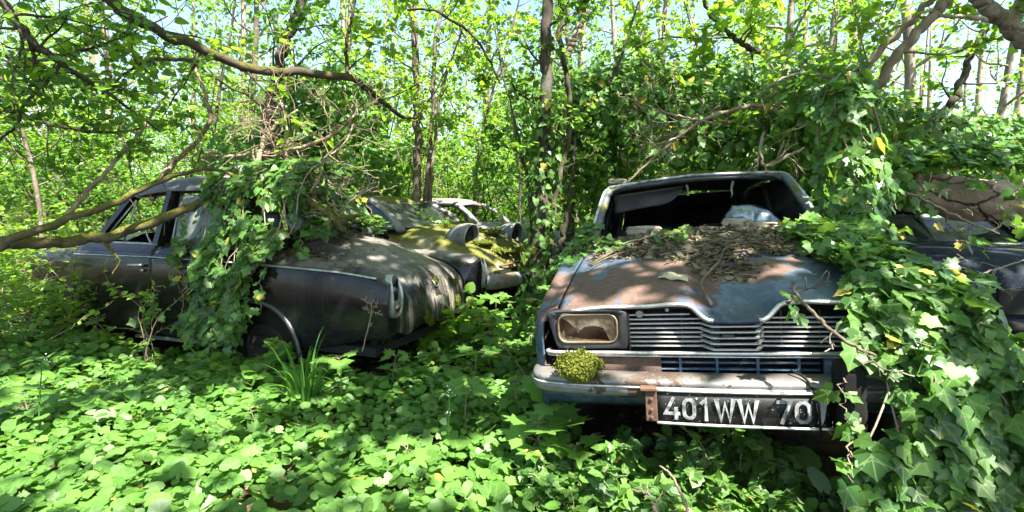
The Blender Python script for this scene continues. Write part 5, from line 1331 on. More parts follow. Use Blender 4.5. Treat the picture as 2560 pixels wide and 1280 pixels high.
branch('dead_branch', 'dead grey branch curving up to the right over the saloon boot ivy', 'branch', [
    ([A(500, 395, 4.7), A(640, 385, 4.6), A(760, 368, 4.5), A(850, 325, 4.5), A(885, 290, 4.5), A(895, 265, 4.5)], [.012, .015, .017, .015, .012, .007]), ([A(640, 470, 4.2), A(760, 420, 4.2), A(850, 370, 4.3), A(885, 310, 4.4)], [.009, .010, .009, .006])], M['dead'], 69, nside=9, sideL=.6, nch=(4, 3), sider=.5)
branch('dead_branch', 'crooked pale twigs sticking out of the ivy above the boot lid', 'branch', [
    ([A(775, 480, 3.7), A(800, 440, 3.75), A(810, 400, 3.8), A(905, 300, 3.9)], [.010, .009, .008, .004]), ([A(830, 500, 3.6), A(850, 535, 3.55), A(880, 500, 3.6), A(935, 468, 3.7)], [.006, .007, .007, .003])], M['dead'], 71, nside=7, sideL=.4, nch=(4,), sider=.6)
branch('mossy_stub', 'short mossy root stub lying at the foot of the saloon rear window', 'branch', [
    ([A(770, 500, 3.75), A(810, 530, 3.65), A(850, 560, 3.6), A(860, 575, 3.58)], [.022, .024, .026, .018]), ([A(850, 562, 3.58), A(870, 545, 3.55), A(900, 538, 3.5)], [.02, .017, .012])], M['mossb'], 73)
branch('dead_branch', 'bare grey branch bending over the hatchback roof towards the left', 'branch', [
    ([A(1560, 465, 4.7), A(1640, 390, 4.7), A(1740, 310, 4.7), A(1800, 285, 4.7), A(1880, 265, 4.7), A(1940, 280, 4.7), A(1985, 300, 4.7)], [.008, .013, .016, .018, .020, .022, .024]),
    ([A(1790, 310, 4.6), A(1720, 295, 4.6), A(1660, 280, 4.55), A(1640, 262, 4.5)], [.008, .010, .011, .005]), ([A(1690, 345, 4.6), A(1640, 360, 4.5), A(1600, 352, 4.45)], [.007, .009, .004])], M['dead'], 75, nside=6, sideL=.6, nch=(4, 3), sider=.5)
branch('dead_branch', 'leafless branch hanging in the ivy just above the right of the hatchback windscreen', 'branch', [
    ([A(1910, 330, 4.2), A(1900, 380, 4.2), A(1915, 415, 4.2), A(1960, 395, 4.2), A(2010, 370, 4.2)], [.010, .013, .015, .013, .010])], M['dead'], 77, nside=6, sideL=.35, sider=.6)
branch('trailing_vine', 'smooth brown vine crossing diagonally in front of the right of the grille', 'vine', [
    ([A(1990, 690, 2.0), A(1985, 720, 1.75), A(2010, 760, 1.62), A(2060, 810, 1.55), A(2120, 858, 1.5), A(2190, 890, 1.46)], [.003, .0045, .0055, .006, .0055, .0045])], M['bark'], 79, nside=3, sideL=.18, sider=.5)
branch('trailing_vine', 'looped bare vine hanging under the fallen log', 'vine', [
    ([A(2250, 485, 3.7), A(2290, 490, 3.65), A(2350, 520, 3.6), A(2420, 555, 3.5), A(2500, 585, 3.4)], [.010, .010, .009, .008, .005]), ([A(2370, 530, 3.6), A(2366, 555, 3.6), A(2390, 575, 3.58), A(2410, 570, 3.56)], [.004, .005, .005, .003])], M['dead'], 81, nside=4, sideL=.2, sider=.5)
branch('dead_twig', 'spiky bare twigs in front of the dark blue car panel', 'twig', [
    ([A(2560, 650, 2.9), A(2500, 670, 2.85), A(2440, 690, 2.8), A(2400, 730, 2.7)], [.004, .005, .005, .003]), ([A(2490, 672, 2.85), A(2470, 720, 2.8), A(2440, 760, 2.75)], [.003, .003, .002])], M['dead'], 83, nside=4, sideL=.2, sider=.6)
# fallen log
q = np.random.default_rng(90); c0 = A(2255, 478, 4.75); c1 = A(2310, 484, 4.68); c2 = A(2430, 497, 4.5); c3 = A(2700, 512, 4.3)
cc = cr(np.array([c0, c1, c2, c3]), 70); tg = unit(np.gradient(cc, axis=0)); yy = unit(np.cross([0, 0, 1.], tg)); zz = np.cross(tg, yy)
K = 48; an = np.arange(K) / K * 2 * PI; G = []
for i in range(70):
    row = []
    for j, a in enumerate(an):
        # plates of bark with cracks between them
        u_, v_ = i / 69 * 9, a * 1.5
        e = mnoise.voronoi(Vector((u_ * .45 + .5 * mnoise.noise((u_, v_, 2)), v_ * .8 + .4 * mnoise.noise((u_, v_, 7)), 1)))[0]
        cr_ = max(0, .06 - (e[1] - e[0])) / .06
        r_ = .185 + .040 * mnoise.noise((u_ * .8, math.cos(a) * 1.5, math.sin(a) * 1.5)) + .012 * mnoise.noise((u_ * 3, math.cos(a) * 4, math.sin(a) * 4)) - .010 * cr_
        r_ *= min(1, .35 + .65 * math.sqrt(min(1, i / 7))) * (1 + .10 * mnoise.noise((i * .12, 3, 1)))
        row.append(cc[i] + r_ * (math.cos(a) * yy[i] + math.sin(a) * zz[i]))
    G.append(row)
root = thing('fallen_log', 'fallen log with cracked peeling bark lying across the dark blue saloon', 'log', tuple(c0))
mb = MB(); mb.grid(np.array(G) - c0, close_v=True); mb.loopfan(np.array(G[0]) - c0)
mb.build('bark', M['logb'], root, smooth=True)
# ------------------------------------------------------------------ things lying on the hatchback
def HP(x, t, h=0.0):
    hw = .685 - .05 * t; p = hood_pt(x / hw, t); return RB((p[0], p[1], p[2] + h))
q = np.random.default_rng(201)
L = Leaves(); tb = MB(); P = []; n = 0
while len(P) < 5600:
    x = (q.random() * 2 - 1) * .60; t = q.random()
    lim = np.interp(x, [-.62, -.4, -.2, -.06, .05, .25, .45, .62], [.50, .43, .38, .18, .20, .38, .36, .42])
    e = t - lim - .10 * mnoise.noise((x * 6, t * 6, 2))
    if q.random() < np.clip(e * 8 + .02, 0, 1): P.append((x, t))
pos = np.array([HP(x, t, .003 + .013 * q.random() * min(1, max(.2, t * 1.3))) for x, t in P]); m = len(P)
hf = len(pos) // 2
L.put(T_LANCE, pos[:hf], np.array([0, -.2, 1.]) + .4 * q.normal(size=(hf, 3)), rdir(q, hf) * [1, 1, .3], .045 * (.35 + 1.0 * q.random(hf)), q, warp=.5)
pos = pos[hf:]; m = len(pos)
L.put(T_OVAL, pos, np.array([0, -.2, 1.]) + .55 * q.normal(size=(m, 3)), rdir(q, m) * [1, 1, .4], .030 * (.35 + 1.0 * q.random(m)), q, warp=.5)
for i in range(620):
    x, t = P[q.integers(len(P))]; a = HP(x, t, .012 + .012 * q.random()); an_ = q.random() * PI; l_ = .03 + .10 * q.random() ** 2
    d = np.array([math.cos(an_), math.sin(an_) * .8, .12 * q.normal() + .12 * math.sin(an_)])
    tb.tube([a - d * l_ / 2, a + .12 * l_ * q.normal(size=3) * [1, 1, .2], a + d * l_ / 2], [.0028, .0024, .001], 4, n=5)
L.mb.add(np.concatenate(tb.V), [p for p in tb.P])
tag(L.mb.build('hood_litter', M['debris']), 'brown drift of dead leaves and twig bits covering the hatchback bonnet', 'leaf litter', kind='stuff')
L = Leaves(); k_ = [P[i] for i in q.integers(0, len(P), 60)]
def twig(label, pts, r, side=()):
    b = MB(); b.tube(pts, np.linspace(r, r * .4, len(pts)), 6, n=30, wob=.3)
    for s in side: b.tube(s, [r * .5, r * .2], 5, n=6, wob=.2)
    return tag(b.build('twig', M['bark'], smooth=True), label, 'twig')
twig('long grey twig along the back left of the hatchback bonnet', [HP(-.60, .42, .02), HP(-.45, .60, .03), HP(-.30, .72, .04), HP(-.10, .82, .05), HP(.05, .80, .03)], .0055, [[HP(-.38, .66, .035), HP(-.40, .52, .03)]])
twig('forked knobbly twig in the middle of the hatchback bonnet ending over the beak', [HP(-.075, .055, .012), HP(-.10, .12, .03), HP(-.09, .20, .03), HP(.0, .36, .03), HP(.06, .50, .03), HP(.2, .56, .02)], .008, [[HP(.03, .42, .03), HP(.10, .40, .03)]])
twig('thin twig lying on the left wing edge of the hatchback below the ivy', [HP(-.585, .40, .02), HP(-.50, .48, .025), HP(-.36, .56, .03), HP(-.28, .66, .02)], .005)
tag(moss_clump('moss_cushion', RB((-.59, -.12, .548)), .090, .074, .066, 4200, None, seed=7, sz=.0105), 'round yellow green moss cushion on the left of the chrome bumper', 'moss cushion')
def stone(label, c, s, seed, rz=0.0, cat='stone', name='stone'):
    b = MB(); th = np.linspace(.02, PI - .02, 18); ph = np.linspace(0, 2 * PI, 28, endpoint=False); G = []
    for t in th:
        row = []
        for f in ph:
            d = Vector((math.sin(t) * math.cos(f), math.sin(t) * math.sin(f), math.cos(t)))
            k2 = max(abs(d.x), abs(d.y), abs(d.z)) ** .7
            r_ = (1 / k2) * (.8 + .16 * mnoise.noise(d * 1.8 + Vector((seed, 0, 0))) + .07 * mnoise.noise(d * 5 + Vector((0, seed, 0))))
            x, y, z = d.x * s[0] * r_, d.y * s[1] * r_, d.z * s[2] * r_
            row.append((x * math.cos(rz) - y * math.sin(rz), x * math.sin(rz) + y * math.cos(rz), z))
        G.append(row)
    b.grid(G, close_v=True); o = b.build(name, M['stone'], smooth=True); o.location = c
    return tag(o, label, cat)
stone('long mossy stone at the bottom left of the windscreen opening', RB((-.33, 1.10, 1.055)), (.135, .05, .035), 3, -.25)
stone('flat pale stone on the scuttle right of the bonnet centre', RB((.20, 1.10, 1.065)), (.10, .06, .033), 5, -.3)
stone('low crumbled stone between the two larger windscreen stones', RB((.33, 1.06, 1.045)), (.09, .05, .020), 6, -.2)
stone('mossy stone chunk perched on the left corner of the hatchback roof', RB((-.50, 1.70, 1.415)), (.085, .07, .028), 8, -.2)
stone('sunlit stone among the leaves at the lower left', at(95, 1150, 2.35) + [0, 0, -.02], (.07, .06, .05), 9)
stone('small grey stone at the left edge below the branch', at(25, 872, 4.1), (.07, .06, .05), 10)
moss_clump('moss_mat', RB((.50, 1.10, 1.03)), .17, .04, .018, 900, None, seed=9, sz=.014); o = bpy.data.objects['moss_mat']; tag(o, 'green moss mat on the scuttle at the foot of the right screen pillar', 'moss')
# crumpled clear plastic behind the windscreen
k = Mt('clear_plastic')
g_ = k.n('BsdfGlossy', {'Color': (.75, .85, 1), 'Roughness': .25}); t_ = k.n('BsdfTransparent', {'Color': (.66, .72, .80)}); d_ = k.n('BsdfDiffuse', {'Color': (.18, .21, .27)})
M['plastic'] = k.fin(k.n('MixShader', {0: k.mth('ADD', k.mth('MULTIPLY', k.ramp(k.noise(9, 6, .7), .45, .7), .5), .10), 1: k.n('MixShader', {0: .25, 1: t_, 2: g_}), 2: d_}))
b = MB(); G = []
for t in np.linspace(0, 1, 34):
    row = []
    for f in np.linspace(0, 2 * PI, 40, endpoint=False):
        r_ = np.interp(t, [0, .12, .45, .8, 1], [.02, .085, .105, .07, .02]) * (1 + .10 * mnoise.noise((math.cos(f) * 2, math.sin(f) * 2, t * 6)) + .06 * mnoise.noise((math.cos(f) * 6, math.sin(f) * 6, t * 14)))
        row.append((.16 + .30 * t, 1.25 + r_ * math.cos(f) * .8, 1.10 - .05 * t + r_ * .9 * math.sin(f)))
    G.append([RB(p) for p in row])
b.grid(G, close_v=True); tag(b.build('plastic_bottle', M['plastic'], smooth=True), 'crumpled bluish clear plastic container behind the windscreen opening', 'container')
L = Leaves(); c = HP(-.22, .17, .008)
b = MB()
b.grid([[HP(-.27 + .12 * u, .185 + .05 * (v - .5) * (.12 + math.sin(u * 3.0)) + .012 * math.sin(u * 5), .006 + .014 * math.sin(v * 3.1) * (.3 + .7 * math.sin(u * 3.1)) + .004 * math.sin(u * 11 + v * 5)) for v in np.linspace(0, 1, 8)] for u in np.linspace(0, 1, 16)])
tag(b.build('dry_leaf', simple('bleached_leaf', (.42, .40, .27), .8, col2=(.22, .20, .12)), smooth=True, solid=.001), 'curled bleached dry leaf on the bare rusty part of the bonnet', 'leaf')

# moss on the roof edge, boot litter, cable over the plate
ROOF = [o for o in CARB.children if o.name.startswith('roof')][0]
for i, (x, y, z, a) in enumerate(((-.36, 1.665, 1.390, .09), (-.16, 1.635, 1.408, .07), (.06, 1.63, 1.412, .13), (.27, 1.64, 1.406, .10), (.46, 1.665, 1.380, .08), (-.05, 1.75, 1.43, .2))):
    moss_clump('moss_patch', (x, y, z), a, .032, .014, 420, ROOF, seed=60 + i, sz=.013)
def lid_z(x, y):
    a = abs(y); r = [np.interp(x, [p[0] for p in R_], [p[1] for p in R_]) for R_ in (RC, RM, RV, RT)]
    return np.interp(a, [0, .25, .53, .70], r)
q = np.random.default_rng(220); L = Leaves(); P = []
while len(P) < 900:
    x = .35 + .65 * q.random(); y = -.5 + 1.2 * q.random()
    if q.random() < np.clip((x - .72) * 3 + .06 + .35 * (abs(y - .52) < .06) + .25 * mnoise.noise((x * 6, y * 6, 4)), 0.02, 1): P.append(SW((x, y, lid_z(x, y) + .004 + .012 * q.random())))
P = np.array(P); n = len(P)
L.put(T_OVAL, P, np.array([0, 0, 1.]) + .45 * q.normal(size=(n, 3)), rdir(q, n) * [1, 1, .3], .034 * (.35 + q.random(n)), q, warp=.5)
tag(L.mb.build('boot_litter', M['debris']), 'dry leaf bits gathered on the black boot lid below the rear window', 'leaf litter', kind='stuff')
b = MB(); b.tube([RB(p) for p in ((.17, -.07, .535), (.198, -.12, .527), (.212, -.162, .50), (.221, -.183, .47), (.226, -.181, .37), (.232, -.16, .33))], .0045, 6, n=24)
tag(b.build('cable', M['rubber'], smooth=True), 'black cable hanging over the bumper across the last plate numeral', 'cable')

# ------------------------------------------------------------------ small plants
def blades(name, label, c, n, h, spread, seed, cat='grass'):
    q = np.random.default_rng(seed); b = MB()
    for i in range(n):
        a = q.random() * 2 * PI; r0 = spread * .35 * q.random() ** .5; hh = h * (.45 + .6 * q.random()); bend = .25 + .95 * q.random() ** 1.6
        d = np.array([math.cos(a), math.sin(a), 0]); sd = np.array([-d[1], d[0], 0]); w0 = .006 + .009 * q.random()
        rows = []
        for t in np.linspace(0, 1, 10):
            p = d * (r0 + hh * bend * t ** 2.4 * .6) + np.array([0, 0, hh * (t - .42 * bend * t ** 3)])
            w_ = w0 * (1 - t ** 2.2) + .0006
            rows.append([p - sd * w_, p + [0, 0, -.3 * w_], p + sd * w_])
        b.grid(rows)
    o = b.build(name, M['grass'], smooth=True); o.location = c
    return tag(o, label, cat)
blades('grass_tuft', 'tall tuft of fresh grass in front of the saloon rear wheel arch', at(760, 985, 2.85) * [1, 1, 0] + [0, 0, .02], 44, .60, .24, 5)
def seedling(name, label, c, h, tiers, size, seed, tp=T_MAPLE, mat='cover', cat='seedling', group=None, droop=.1, lean=(0, 0), per=4, stem='dead'):
    q = np.random.default_rng(seed); root = thing(name, label, cat, c, group=group); L_ = Leaves(); b = MB()
    top = np.array([lean[0], lean[1], h])
    b.tube([(0, 0, -.02), top * .5 + [.01 * q.normal(), .01 * q.normal(), 0], top], [.004, .0035, .002], 5, n=10)
    P, N_, D, S_ = [], [], [], []
    for k in range(tiers):
        f = 1 - .26 * k; a0 = q.random() * 3
        for j in range(per):
            a = a0 + j * 2 * PI / per + .3 * q.normal(); d = np.array([math.cos(a), math.sin(a), .15 - droop])
            st_ = top * f; e = st_ + d * size * .55
            b.tube([st_, (st_ + e) / 2 + [0, 0, .01], e], [.002, .0016, .0012], 4, n=5)
            P.append(e); N_.append([.22 * q.normal() - d[0] * .15, .22 * q.normal() - .15 - d[1] * .1, 1]); D.append(d); S_.append(size * (.75 + .4 * q.random()))
    b.build('stem', M[stem], root, smooth=True)
    for p_, n_, d_, s_ in zip(P, N_, D, S_):
        L_ = Leaves(); L_.put(tp, np.array([p_]), np.array([n_]), np.array([d_]), np.array([s_]), q); L_.mb.build('leaf', M[mat], root, smooth=True)
    return root
def gnd(px, py, d): 
    p = at(px, py, d); return (p[0], d, gz(p[0], d))
for px, d, h, sz, ti, lab in ((1395, 2.15, .36, .12, 2, 'large leaved maple seedling at the left end of the chrome bumper'), (1345, 2.05, .30, .115, 2, 'sunlit maple seedling just left of the front bumper corner'), (1440, 2.0, .22, .10, 2, 'maple seedling under the bumper left of the number plate'),
    (1190, 2.75, .42, .105, 1, 'tall thin maple seedling with flat top leaves in the middle of the leaf carpet'), (1225, 3.6, .42, .12, 2, 'bright maple seedling beside the far end of the saloon boot'), (1240, 4.2, .50, .12, 2, 'maple seedling in front of the mossy car bumper'),
    (985, 3.15, .28, .085, 2, 'maple seedling right of the saloon rear corner'), (1165, 2.5, .30, .10, 1, 'slender maple seedling with drooping leaves left of the hatchback'), (1290, 2.55, .30, .09, 2, 'maple seedling a step left of the bumper among round leaves'),
    (840, 2.95, .32, .12, 1, 'broad leaved seedling behind the right side of the grass tuft'), (1400, 3.9, .62, .11, 2, 'maple seedling growing between the trunk and the hatchback wing'), (30, 2.45, .28, .13, 2, 'big leaved seedling at the lower left edge'),
    (610, 2.5, .20, .09, 1, 'sunlit maple seedling left of the grass tuft'), (1010, 2.1, .18, .10, 1, 'maple seedling near the bottom centre')):
    seedling('maple_seedling', lab, gnd(px, 640, d), h, ti, sz, int(px), group='maple seedlings in the leaf carpet')
for px, py, d, sz, lab in ((1668, 1090, 1.62, .060, 'single upright heart shaped leaf below the first plate numeral'), (1910, 1145, 1.58, .10, 'dark round scalloped leaf plant below the plate on the right'), (1870, 1190, 1.52, .11, 'big pale round leaf below the two middle plate letters'),
    (1760, 1200, 1.52, .11, 'pair of pale round leaves lit by the sun below the plate'), (2010, 1170, 1.52, .10, 'round leaf plant left of the ivy foot'), (1700, 1160, 1.58, .085, 'pale leaning leaf left of the pair of sunlit round leaves'), (2060, 1230, 1.48, .095, 'lowest round leaf plant beside the ivy at the bottom'), (1560, 1160, 1.62, .075, 'small round leaves under the left end of the plate')):
    hh_ = .15 if py > 1150 else .22; d = (CAM_H - hh_) * F_PX / (py - 539) - .06
    p = at(px, py, d); q = np.random.default_rng(int(px)); root = thing('round_leaf_plant', lab, 'plant', (p[0], p[1], gz(p[0], p[1])), group='round leaved plants under the number plate')
    h = p[2] - gz(p[0], p[1]); L_ = Leaves(); b = MB(); P = np.array([[0, 0, h], [.05, .05, h - .05], [-.06, .04, h - .04], [.02, .07, h - .02]])
    for e in P: b.tube([(0, 0, -.02), (e[0] * .3, e[1] * .3, h * .5), e], [.003, .0025, .0015], 5, n=8)
    NN = (np.array([[.1, -.6, .9], [.3, -.4, 1], [-.3, -.4, 1], [.1, -.5, 1]]) + .2 * q.normal(size=(4, 3))); DD = np.array([[.2, .0, .6], [.8, .2, .3], [-.8, .2, .3], [0, .5, .5]])
    b.build('stem', M['grass'], root, smooth=True)
    for i_ in range(4):
        L_ = Leaves(); L_.put(T_ROUND, P[i_:i_ + 1], NN[i_:i_ + 1], DD[i_:i_ + 1], sz * 1.1 * np.array([1, .8, .75, .7])[i_:i_ + 1], q); L_.mb.build('leaf', M['cover'], root, smooth=True)
def spire(name, label, c, h, seed, lean):
    root = seedling(name, label, c, h, 1, .05, seed, tp=T_LANCE, per=4, cat='wildflower', lean=lean, stem='grass'); q = np.random.default_rng(seed)
    L_ = Leaves(); n = 12; P = np.array([lean[0], lean[1], h]) * (1 + .0 * q.random((n, 1))) + q.normal(size=(n, 3)) * [.012, .012, .02]
    P = np.concatenate([P, np.array([lean[0], lean[1], h]) * .72 + q.normal(size=(8, 3)) * .012])
    L_.put(T_DIAM, P, q.normal(size=(20, 3)) + [0, 0, 1], q.normal(size=(20, 3)), .011, q)
    L2 = Leaves(); L2.put(T_HEART, np.array([[lean[0], lean[1], h]]) * np.array([[.15], [.3], [.45], [.6]]), np.array([0, -.3, 1.]) + .3 * q.normal(size=(4, 3)), rdir(q, 4) * [1, 1, .2], .08 * np.array([1.2, 1, .8, .6]), q)
    L2.mb.build('stem_leaf', M['cover'], root)
    L_.mb.build('blossom', simple('white_petal', (.75, .74, .70), .6, var=.15), root)
spire('wildflower', 'tall thin white flowered stalk at the lower left', gnd(60, 640, 2.3), .50, 41, (.03, .02))
spire('wildflower', 'white flowered stalk standing in the leaf carpet in the middle', gnd(1110, 640, 2.3), .36, 42, (.02, .0))
# pale dead forked sticks in the foreground
b = branch('dead_stick', 'pale forked stick poking up at the bottom centre', 'stick', [([A(1650, 1300, 1.55), A(1632, 1255, 1.6), A(1615, 1232, 1.62), A(1580, 1226, 1.64)], [.007, .006, .005, .003]), ([A(1617, 1234, 1.62), A(1618, 1205, 1.63)], [.004, .002])], M['dead'], 85)
branch('dead_stick', 'thin grey stick among the round leaves at the bottom', 'stick', [([A(1725, 1300, 1.5), A(1705, 1240, 1.55), A(1680, 1190, 1.6), A(1650, 1165, 1.65)], [.005, .005, .004, .003])], M['dead'], 86)
branch('dead_stick', 'slender dry stalk in front of the saloon rear corner', 'stick', [([A(905, 880, 3.0), A(925, 800, 3.02), A(930, 760, 3.05), A(935, 745, 3.06)], [.004, .003, .003, .001]), ([A(926, 795, 3.02), A(936, 765, 3.04)], [.002, .001])], M['dead'], 87, nside=4, sideL=.08, sider=.6)
# broad lance leaved shrub at the right
q = np.random.default_rng(95); root = thing('laurel_shrub', 'light green shrub with broad lance shaped leaves at the right edge', 'shrub', gnd(2560, 640, 2.0)); l0 = np.array(root.location); b = MB(); L_ = Leaves()
for i, e in enumerate((A(2450, 880, 1.6), A(2510, 850, 1.65), A(2560, 885, 1.55), A(2600, 840, 1.65), A(2540, 920, 1.5), A(2490, 925, 1.55), A(2620, 900, 1.6))):
    e = e - l0; b.tube([(0, 0, 0), e * [.4, .4, .7], e], [.008, .006, .003], 6, n=14)
    n = 8; a = np.arange(n) * 2.4 + i; d = np.column_stack([np.cos(a), np.sin(a), .25 + .2 * q.normal(size=n)])
    L_.put(T_LANCE, e - np.column_stack([0 * a, 0 * a, .008 * np.arange(n)]), np.array([0, -.35, 1.]) + .3 * q.normal(size=(n, 3)), d, .15 * (.7 + .4 * q.random(n)), q)
b.build('stem', M['grass'], root, smooth=True); L_.mb.build('foliage', M['cover'], root)
# low leafy sprigs along the sill and the bramble tangle at the left
def tangle(name, label, cat, c, rx, ry, h, n_st, seed, mat, size, tp=T_OVAL, stem='dead', arch=.5, per=14):
    q = np.random.default_rng(seed); root = thing(name, label, cat, c); b = MB(); tw = []
    for i in range(n_st):
        a = q.random() * 2 * PI; p = np.array([rx * (q.random() * 2 - 1), ry * (q.random() * 2 - 1), 0])
        d = np.array([math.cos(a) * arch, math.sin(a) * arch, 1.]); tubes = []
        grow(q, p, unit(d), h * (.7 + .7 * q.random()), .006, 1, tubes, tw, up=-.07, wig=.22, nch=(4,), spread=(.9,), lenf=(.5,))
        for t, r_ in tubes: b.tube(t, np.maximum(r_, .0016), 4, n=len(t) * 2)
    L_ = Leaves(); twig_leaves(q, L_, tw, tp, size, per, .5)
    b.build('stem', M[stem], root, smooth=True); L_.mb.build('foliage', M[mat], root)
    return root
tangle('bramble', 'tangled bramble heap hiding the front wing of the black saloon', 'bramble', gnd(60, 640, 4.3), .42, .45, 1.0, 40, 301, 'leaf_a', .055)
tangle('bramble', 'sunlit bramble with dry stalks at the far left below the mossy branch', 'bramble', gnd(10, 640, 4.0), .5, .5, .75, 22, 302, 'leaf_c', .055)
tangle('undergrowth', 'low leafy sprigs along the sill of the saloon front door', 'undergrowth', gnd(300, 640, 3.75), .5, .15, .20, 18, 303, 'leaf_b', .045)
tangle('undergrowth', 'fresh sprigs climbing the middle of the saloon doors', 'undergrowth', (*SW((1.95, 1.0, .0)),), .06, .06, .70, 3, 304, 'leaf_a', .045, arch=.1, per=8)
tangle('undergrowth', 'leafy sprigs below the saloon rear wheel arch', 'undergrowth', gnd(640, 640, 3.25), .35, .15, .30, 14, 305, 'cover', .07, T_HEART)
tangle('undergrowth', 'green weeds between the saloon boot and the mossy car', 'undergrowth', gnd(1150, 640, 4.2), .5, .35, .40, 22, 306, 'leaf_a', .07, T_HEART)
tangle('undergrowth', 'weeds growing up behind the mossy car bonnet in front of the grey car', 'undergrowth', gnd(1090, 640, 6.5), .6, .3, 1.1, 30, 307, 'leaf_b', .07)
tangle('undergrowth', 'leafy weeds against the left wing of the hatchback', 'undergrowth', gnd(1400, 640, 3.5), .25, .5, .62, 16, 308, 'ivyf', .065, T_IVYS)
tangle('undergrowth', 'nettle like weeds left of the saloon bonnet under the branches', 'undergrowth', gnd(60, 640, 6.2), 1.3, .8, .95, 34, 309, 'leaf_c', .08)
tangle('undergrowth', 'dark weeds in the shade under the hatchback front', 'undergrowth', gnd(1720, 640, 1.85), .50, .16, .27, 34, 310, 'ivy', .05, T_IVYS)

# ------------------------------------------------------------------ unseen trees added to shade the place, crowns cut open above chosen sun patches
LIT = [(at(*a), r) for a, r in (  # spots to stay sunlit; crown leaves along their sun rays are removed
    ((100, 1180, 2.25), .34), ((330, 1120, 2.5), .30), ((60, 1010, 3.0), .26), ((260, 960, 3.4), .28), ((600, 1060, 2.75), .26), ((820, 1010, 2.9), .16), ((480, 1230, 2.1), .36), ((720, 1180, 2.3), .22), ((930, 1250, 2.05), .22), ((1150, 1240, 2.05), .26), ((1330, 1150, 2.2), .22), ((1290, 960, 3.0), .2), ((1420, 1240, 2.0), .25),
    ((1650, 1240, 1.85), .2), ((1830, 1230, 1.75), .16), ((1290, 800, 4.4), .3), ((1180, 840, 4.2), .2), ((1400, 1030, 2.1), .16),
    ((1480, 700, 2.5), .13), ((1590, 720, 2.2), .08), ((1400, 740, 2.3), .09), ((1560, 660, 2.7), .07), ((1680, 655, 2.7), .08), ((1500, 950, 1.95), .14), ((1850, 1000, 1.75), .12), ((1960, 930, 1.72), .08), ((1450, 830, 2.1), .08),
    ((2210, 800, 1.65), .16), ((2250, 900, 1.5), .12), ((2130, 560, 2.5), .12), ((2330, 960, 1.5), .08), ((2480, 860, 1.85), .1),
    ((950, 590, 4.3), .22), ((1060, 600, 4.4), .14), ((1110, 720, 4.0), .17), ((1060, 770, 3.9), .10), ((960, 675, 3.8), .08), ((1170, 790, 4.2), .12), ((900, 640, 4.0), .08), ((400, 460, 4.6), .15), ((620, 540, 4.2), .18), ((640, 690, 3.8), .16), ((560, 780, 3.8), .16), ((720, 570, 4.0), .14), ((800, 520, 4.2), .14),
    ((1290, 600, 5.4), .42), ((1250, 690, 5.3), .15), ((1190, 590, 5.1), .1), ((700, 350, 4.4), .5), ((880, 330, 4.4), .3), ((2130, 420, 2.7), .2), ((60, 700, 4.3), .45), ((120, 800, 4.2), .25), ((1560, 455, 3.9), .08), ((1850, 435, 3.4), .06), ((300, 590, 3.5), .10), ((1390, 700, 3.8), .15))]
LC = np.array([c for c, r in LIT]); LR = np.array([r for c, r in LIT]); SV = np.array(SUN)
def shaded(P):
    """leaves that stay: not in the way of a sun gap"""
    d = P[:, None] - LC[None]; al = (d * SV).sum(-1); pr = np.linalg.norm(d - al[..., None] * SV, axis=-1)
    nz_ = np.array([mnoise.noise(Vector(p) * 2.3) for p in P])
    inside = (pr < LR[None] * (1.22 + .55 * nz_[:, None])).any(1)
    return ~inside | (rg.random(len(P)) < .05)
def shade_canopy(label, base, crown_c, crown_r, n, seed, nl=13):
    q = np.random.default_rng(seed); root = thing('added_shade_tree', label, 'tree', base); l0 = np.array(base); b = MB(); tw = []
    cc_ = np.array(crown_c) - l0
    trunk = [np.zeros(3), np.array([0, 0, 2.0]), np.array([cc_[0] * .25, cc_[1] * .25, cc_[2] - .9]), np.array([cc_[0] * .5, cc_[1] * .5, cc_[2] + .2])]
    b.tube(trunk, [.17, .14, .11, .07], 10, n=24, wob=.1)
    for k in range(nl):
        a = k * 2.4; e = cc_ + np.array([math.cos(a) * crown_r[0], math.sin(a) * crown_r[1], 0]) * (.35 + .6 * q.random()) + [0, 0, .3 * q.normal()]
        p = trunk[2] + (trunk[3] - trunk[2]) * q.random(); b.tube([p, (p + e) / 2 + [0, 0, .35], e], [.045, .03, .012], 6, n=12)
    m = n; f = q.random((m, 2)); a = f[:, 0] * 2 * PI; r_ = np.sqrt(f[:, 1])
    P = cc_ + np.column_stack([np.cos(a) * r_ * crown_r[0], np.sin(a) * r_ * crown_r[1], crown_r[2] * q.normal(size=m) * .5])
    P = P[shaded(P + l0)]; m = len(P); L_ = Leaves()
    L_.put(T_OVAL, P, np.array([0, 0, 1.]) + .45 * q.normal(size=(m, 3)), q.normal(size=(m, 3)), .17 * (.6 + .6 * q.random(m)), q)
    b.build('trunk', M['bark'], root, smooth=True); L_.mb.build('crown', M['leaf_a'], root)
shade_canopy('unseen tree added behind the viewer on the right to dapple the blue hatchback', (5.6, -2.6, 0), (3.6, -.6, 5.6), (3.6, 3.4, .55), 5600, 401)
shade_canopy('unseen tree added behind the viewer on the left to dapple the leaf carpet', (-3.6, -3.0, 0), (-.6, -.8, 5.9), (3.4, 3.2, .55), 5400, 402)
shade_canopy('unseen tree added beside the viewer on the left to dapple the black saloon', (-6.0, .6, 0), (-2.2, 1.9, 6.0), (3.4, 2.8, .5), 3700, 403)
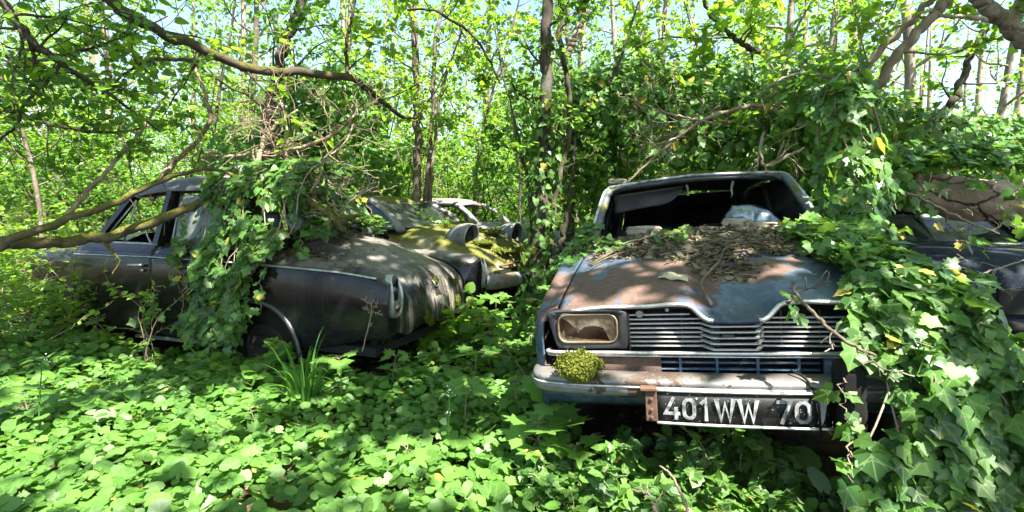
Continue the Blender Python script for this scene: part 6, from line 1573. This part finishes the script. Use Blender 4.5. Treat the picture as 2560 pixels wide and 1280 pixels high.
shade_canopy('unseen tree added at the right side to dapple the mossy car', (6.8, 3.2, 0), (2.6, 2.6, 6.2), (3.2, 2.4, .5), 2800, 404)
# ------------------------------------------------------------------ left and right copies of a part become parts of their own
def split_loose(o):
    me = o.data; nv = len(me.vertices)
    ed = np.empty(len(me.edges) * 2, np.int32); me.edges.foreach_get('vertices', ed); ed = ed.reshape(-1, 2)
    lab = np.arange(nv)
    while True:
        m_ = np.minimum(lab[ed[:, 0]], lab[ed[:, 1]]); new = lab.copy()
        np.minimum.at(new, ed[:, 0], m_); np.minimum.at(new, ed[:, 1], m_)
        new = new[new]
        if (new == lab).all(): break
        lab = new
    ids = np.unique(lab)
    if len(ids) < 2: return
    V = np.empty(nv * 3, np.float32); me.vertices.foreach_get('co', V); V = V.reshape(-1, 3)
    polys = [list(p.vertices) for p in me.polygons]; sm = [p.use_smooth for p in me.polygons]
    groups = {}
    for p, s in zip(polys, sm): groups.setdefault(lab[p[0]], []).append((p, s))
    first = True; base = o.name.split('.')[0]
    for g_, ps in groups.items():
        used = np.unique(np.concatenate([np.array(p) for p, s in ps])); mp = {int(u): i for i, u in enumerate(used)}
        nm = bpy.data.meshes.new(base); nm.from_pydata(V[used].tolist(), [], [[mp[v] for v in p] for p, s in ps])
        nm.polygons.foreach_set('use_smooth', [s for p, s in ps])
        for m_ in me.materials: nm.materials.append(m_)
        nm.update()
        if first: o.data = nm; first = False
        else:
            c = o.copy(); c.data = nm; COL.objects.link(c); c.name = base
SPLIT = {'front_door', 'rear_door', 'rear_wing', 'wheel_arch', 'window_frame', 'pillar', 'window_trim', 'window_glass', 'hanging_shred', 'grille_knob', 'stay', 'broken_lens', 'hood_trim', 'front_seat', 'side_trim', 'vent', 'bench_seat', 'headlamp', 'window_sill_trim', 'radiator_support', 'grille_moulding', 'plate_edging', 'handle', 'bulb_lens'}
for o in list(bpy.data.objects):
    if o.type != 'MESH' or o.parent is None: continue
    nm_ = o.name.split('.')[0]
    if nm_ in SPLIT or (nm_ == 'stem' and o.parent.get('category') == 'ivy'): split_loose(o)
bpy.context.view_layer.update()
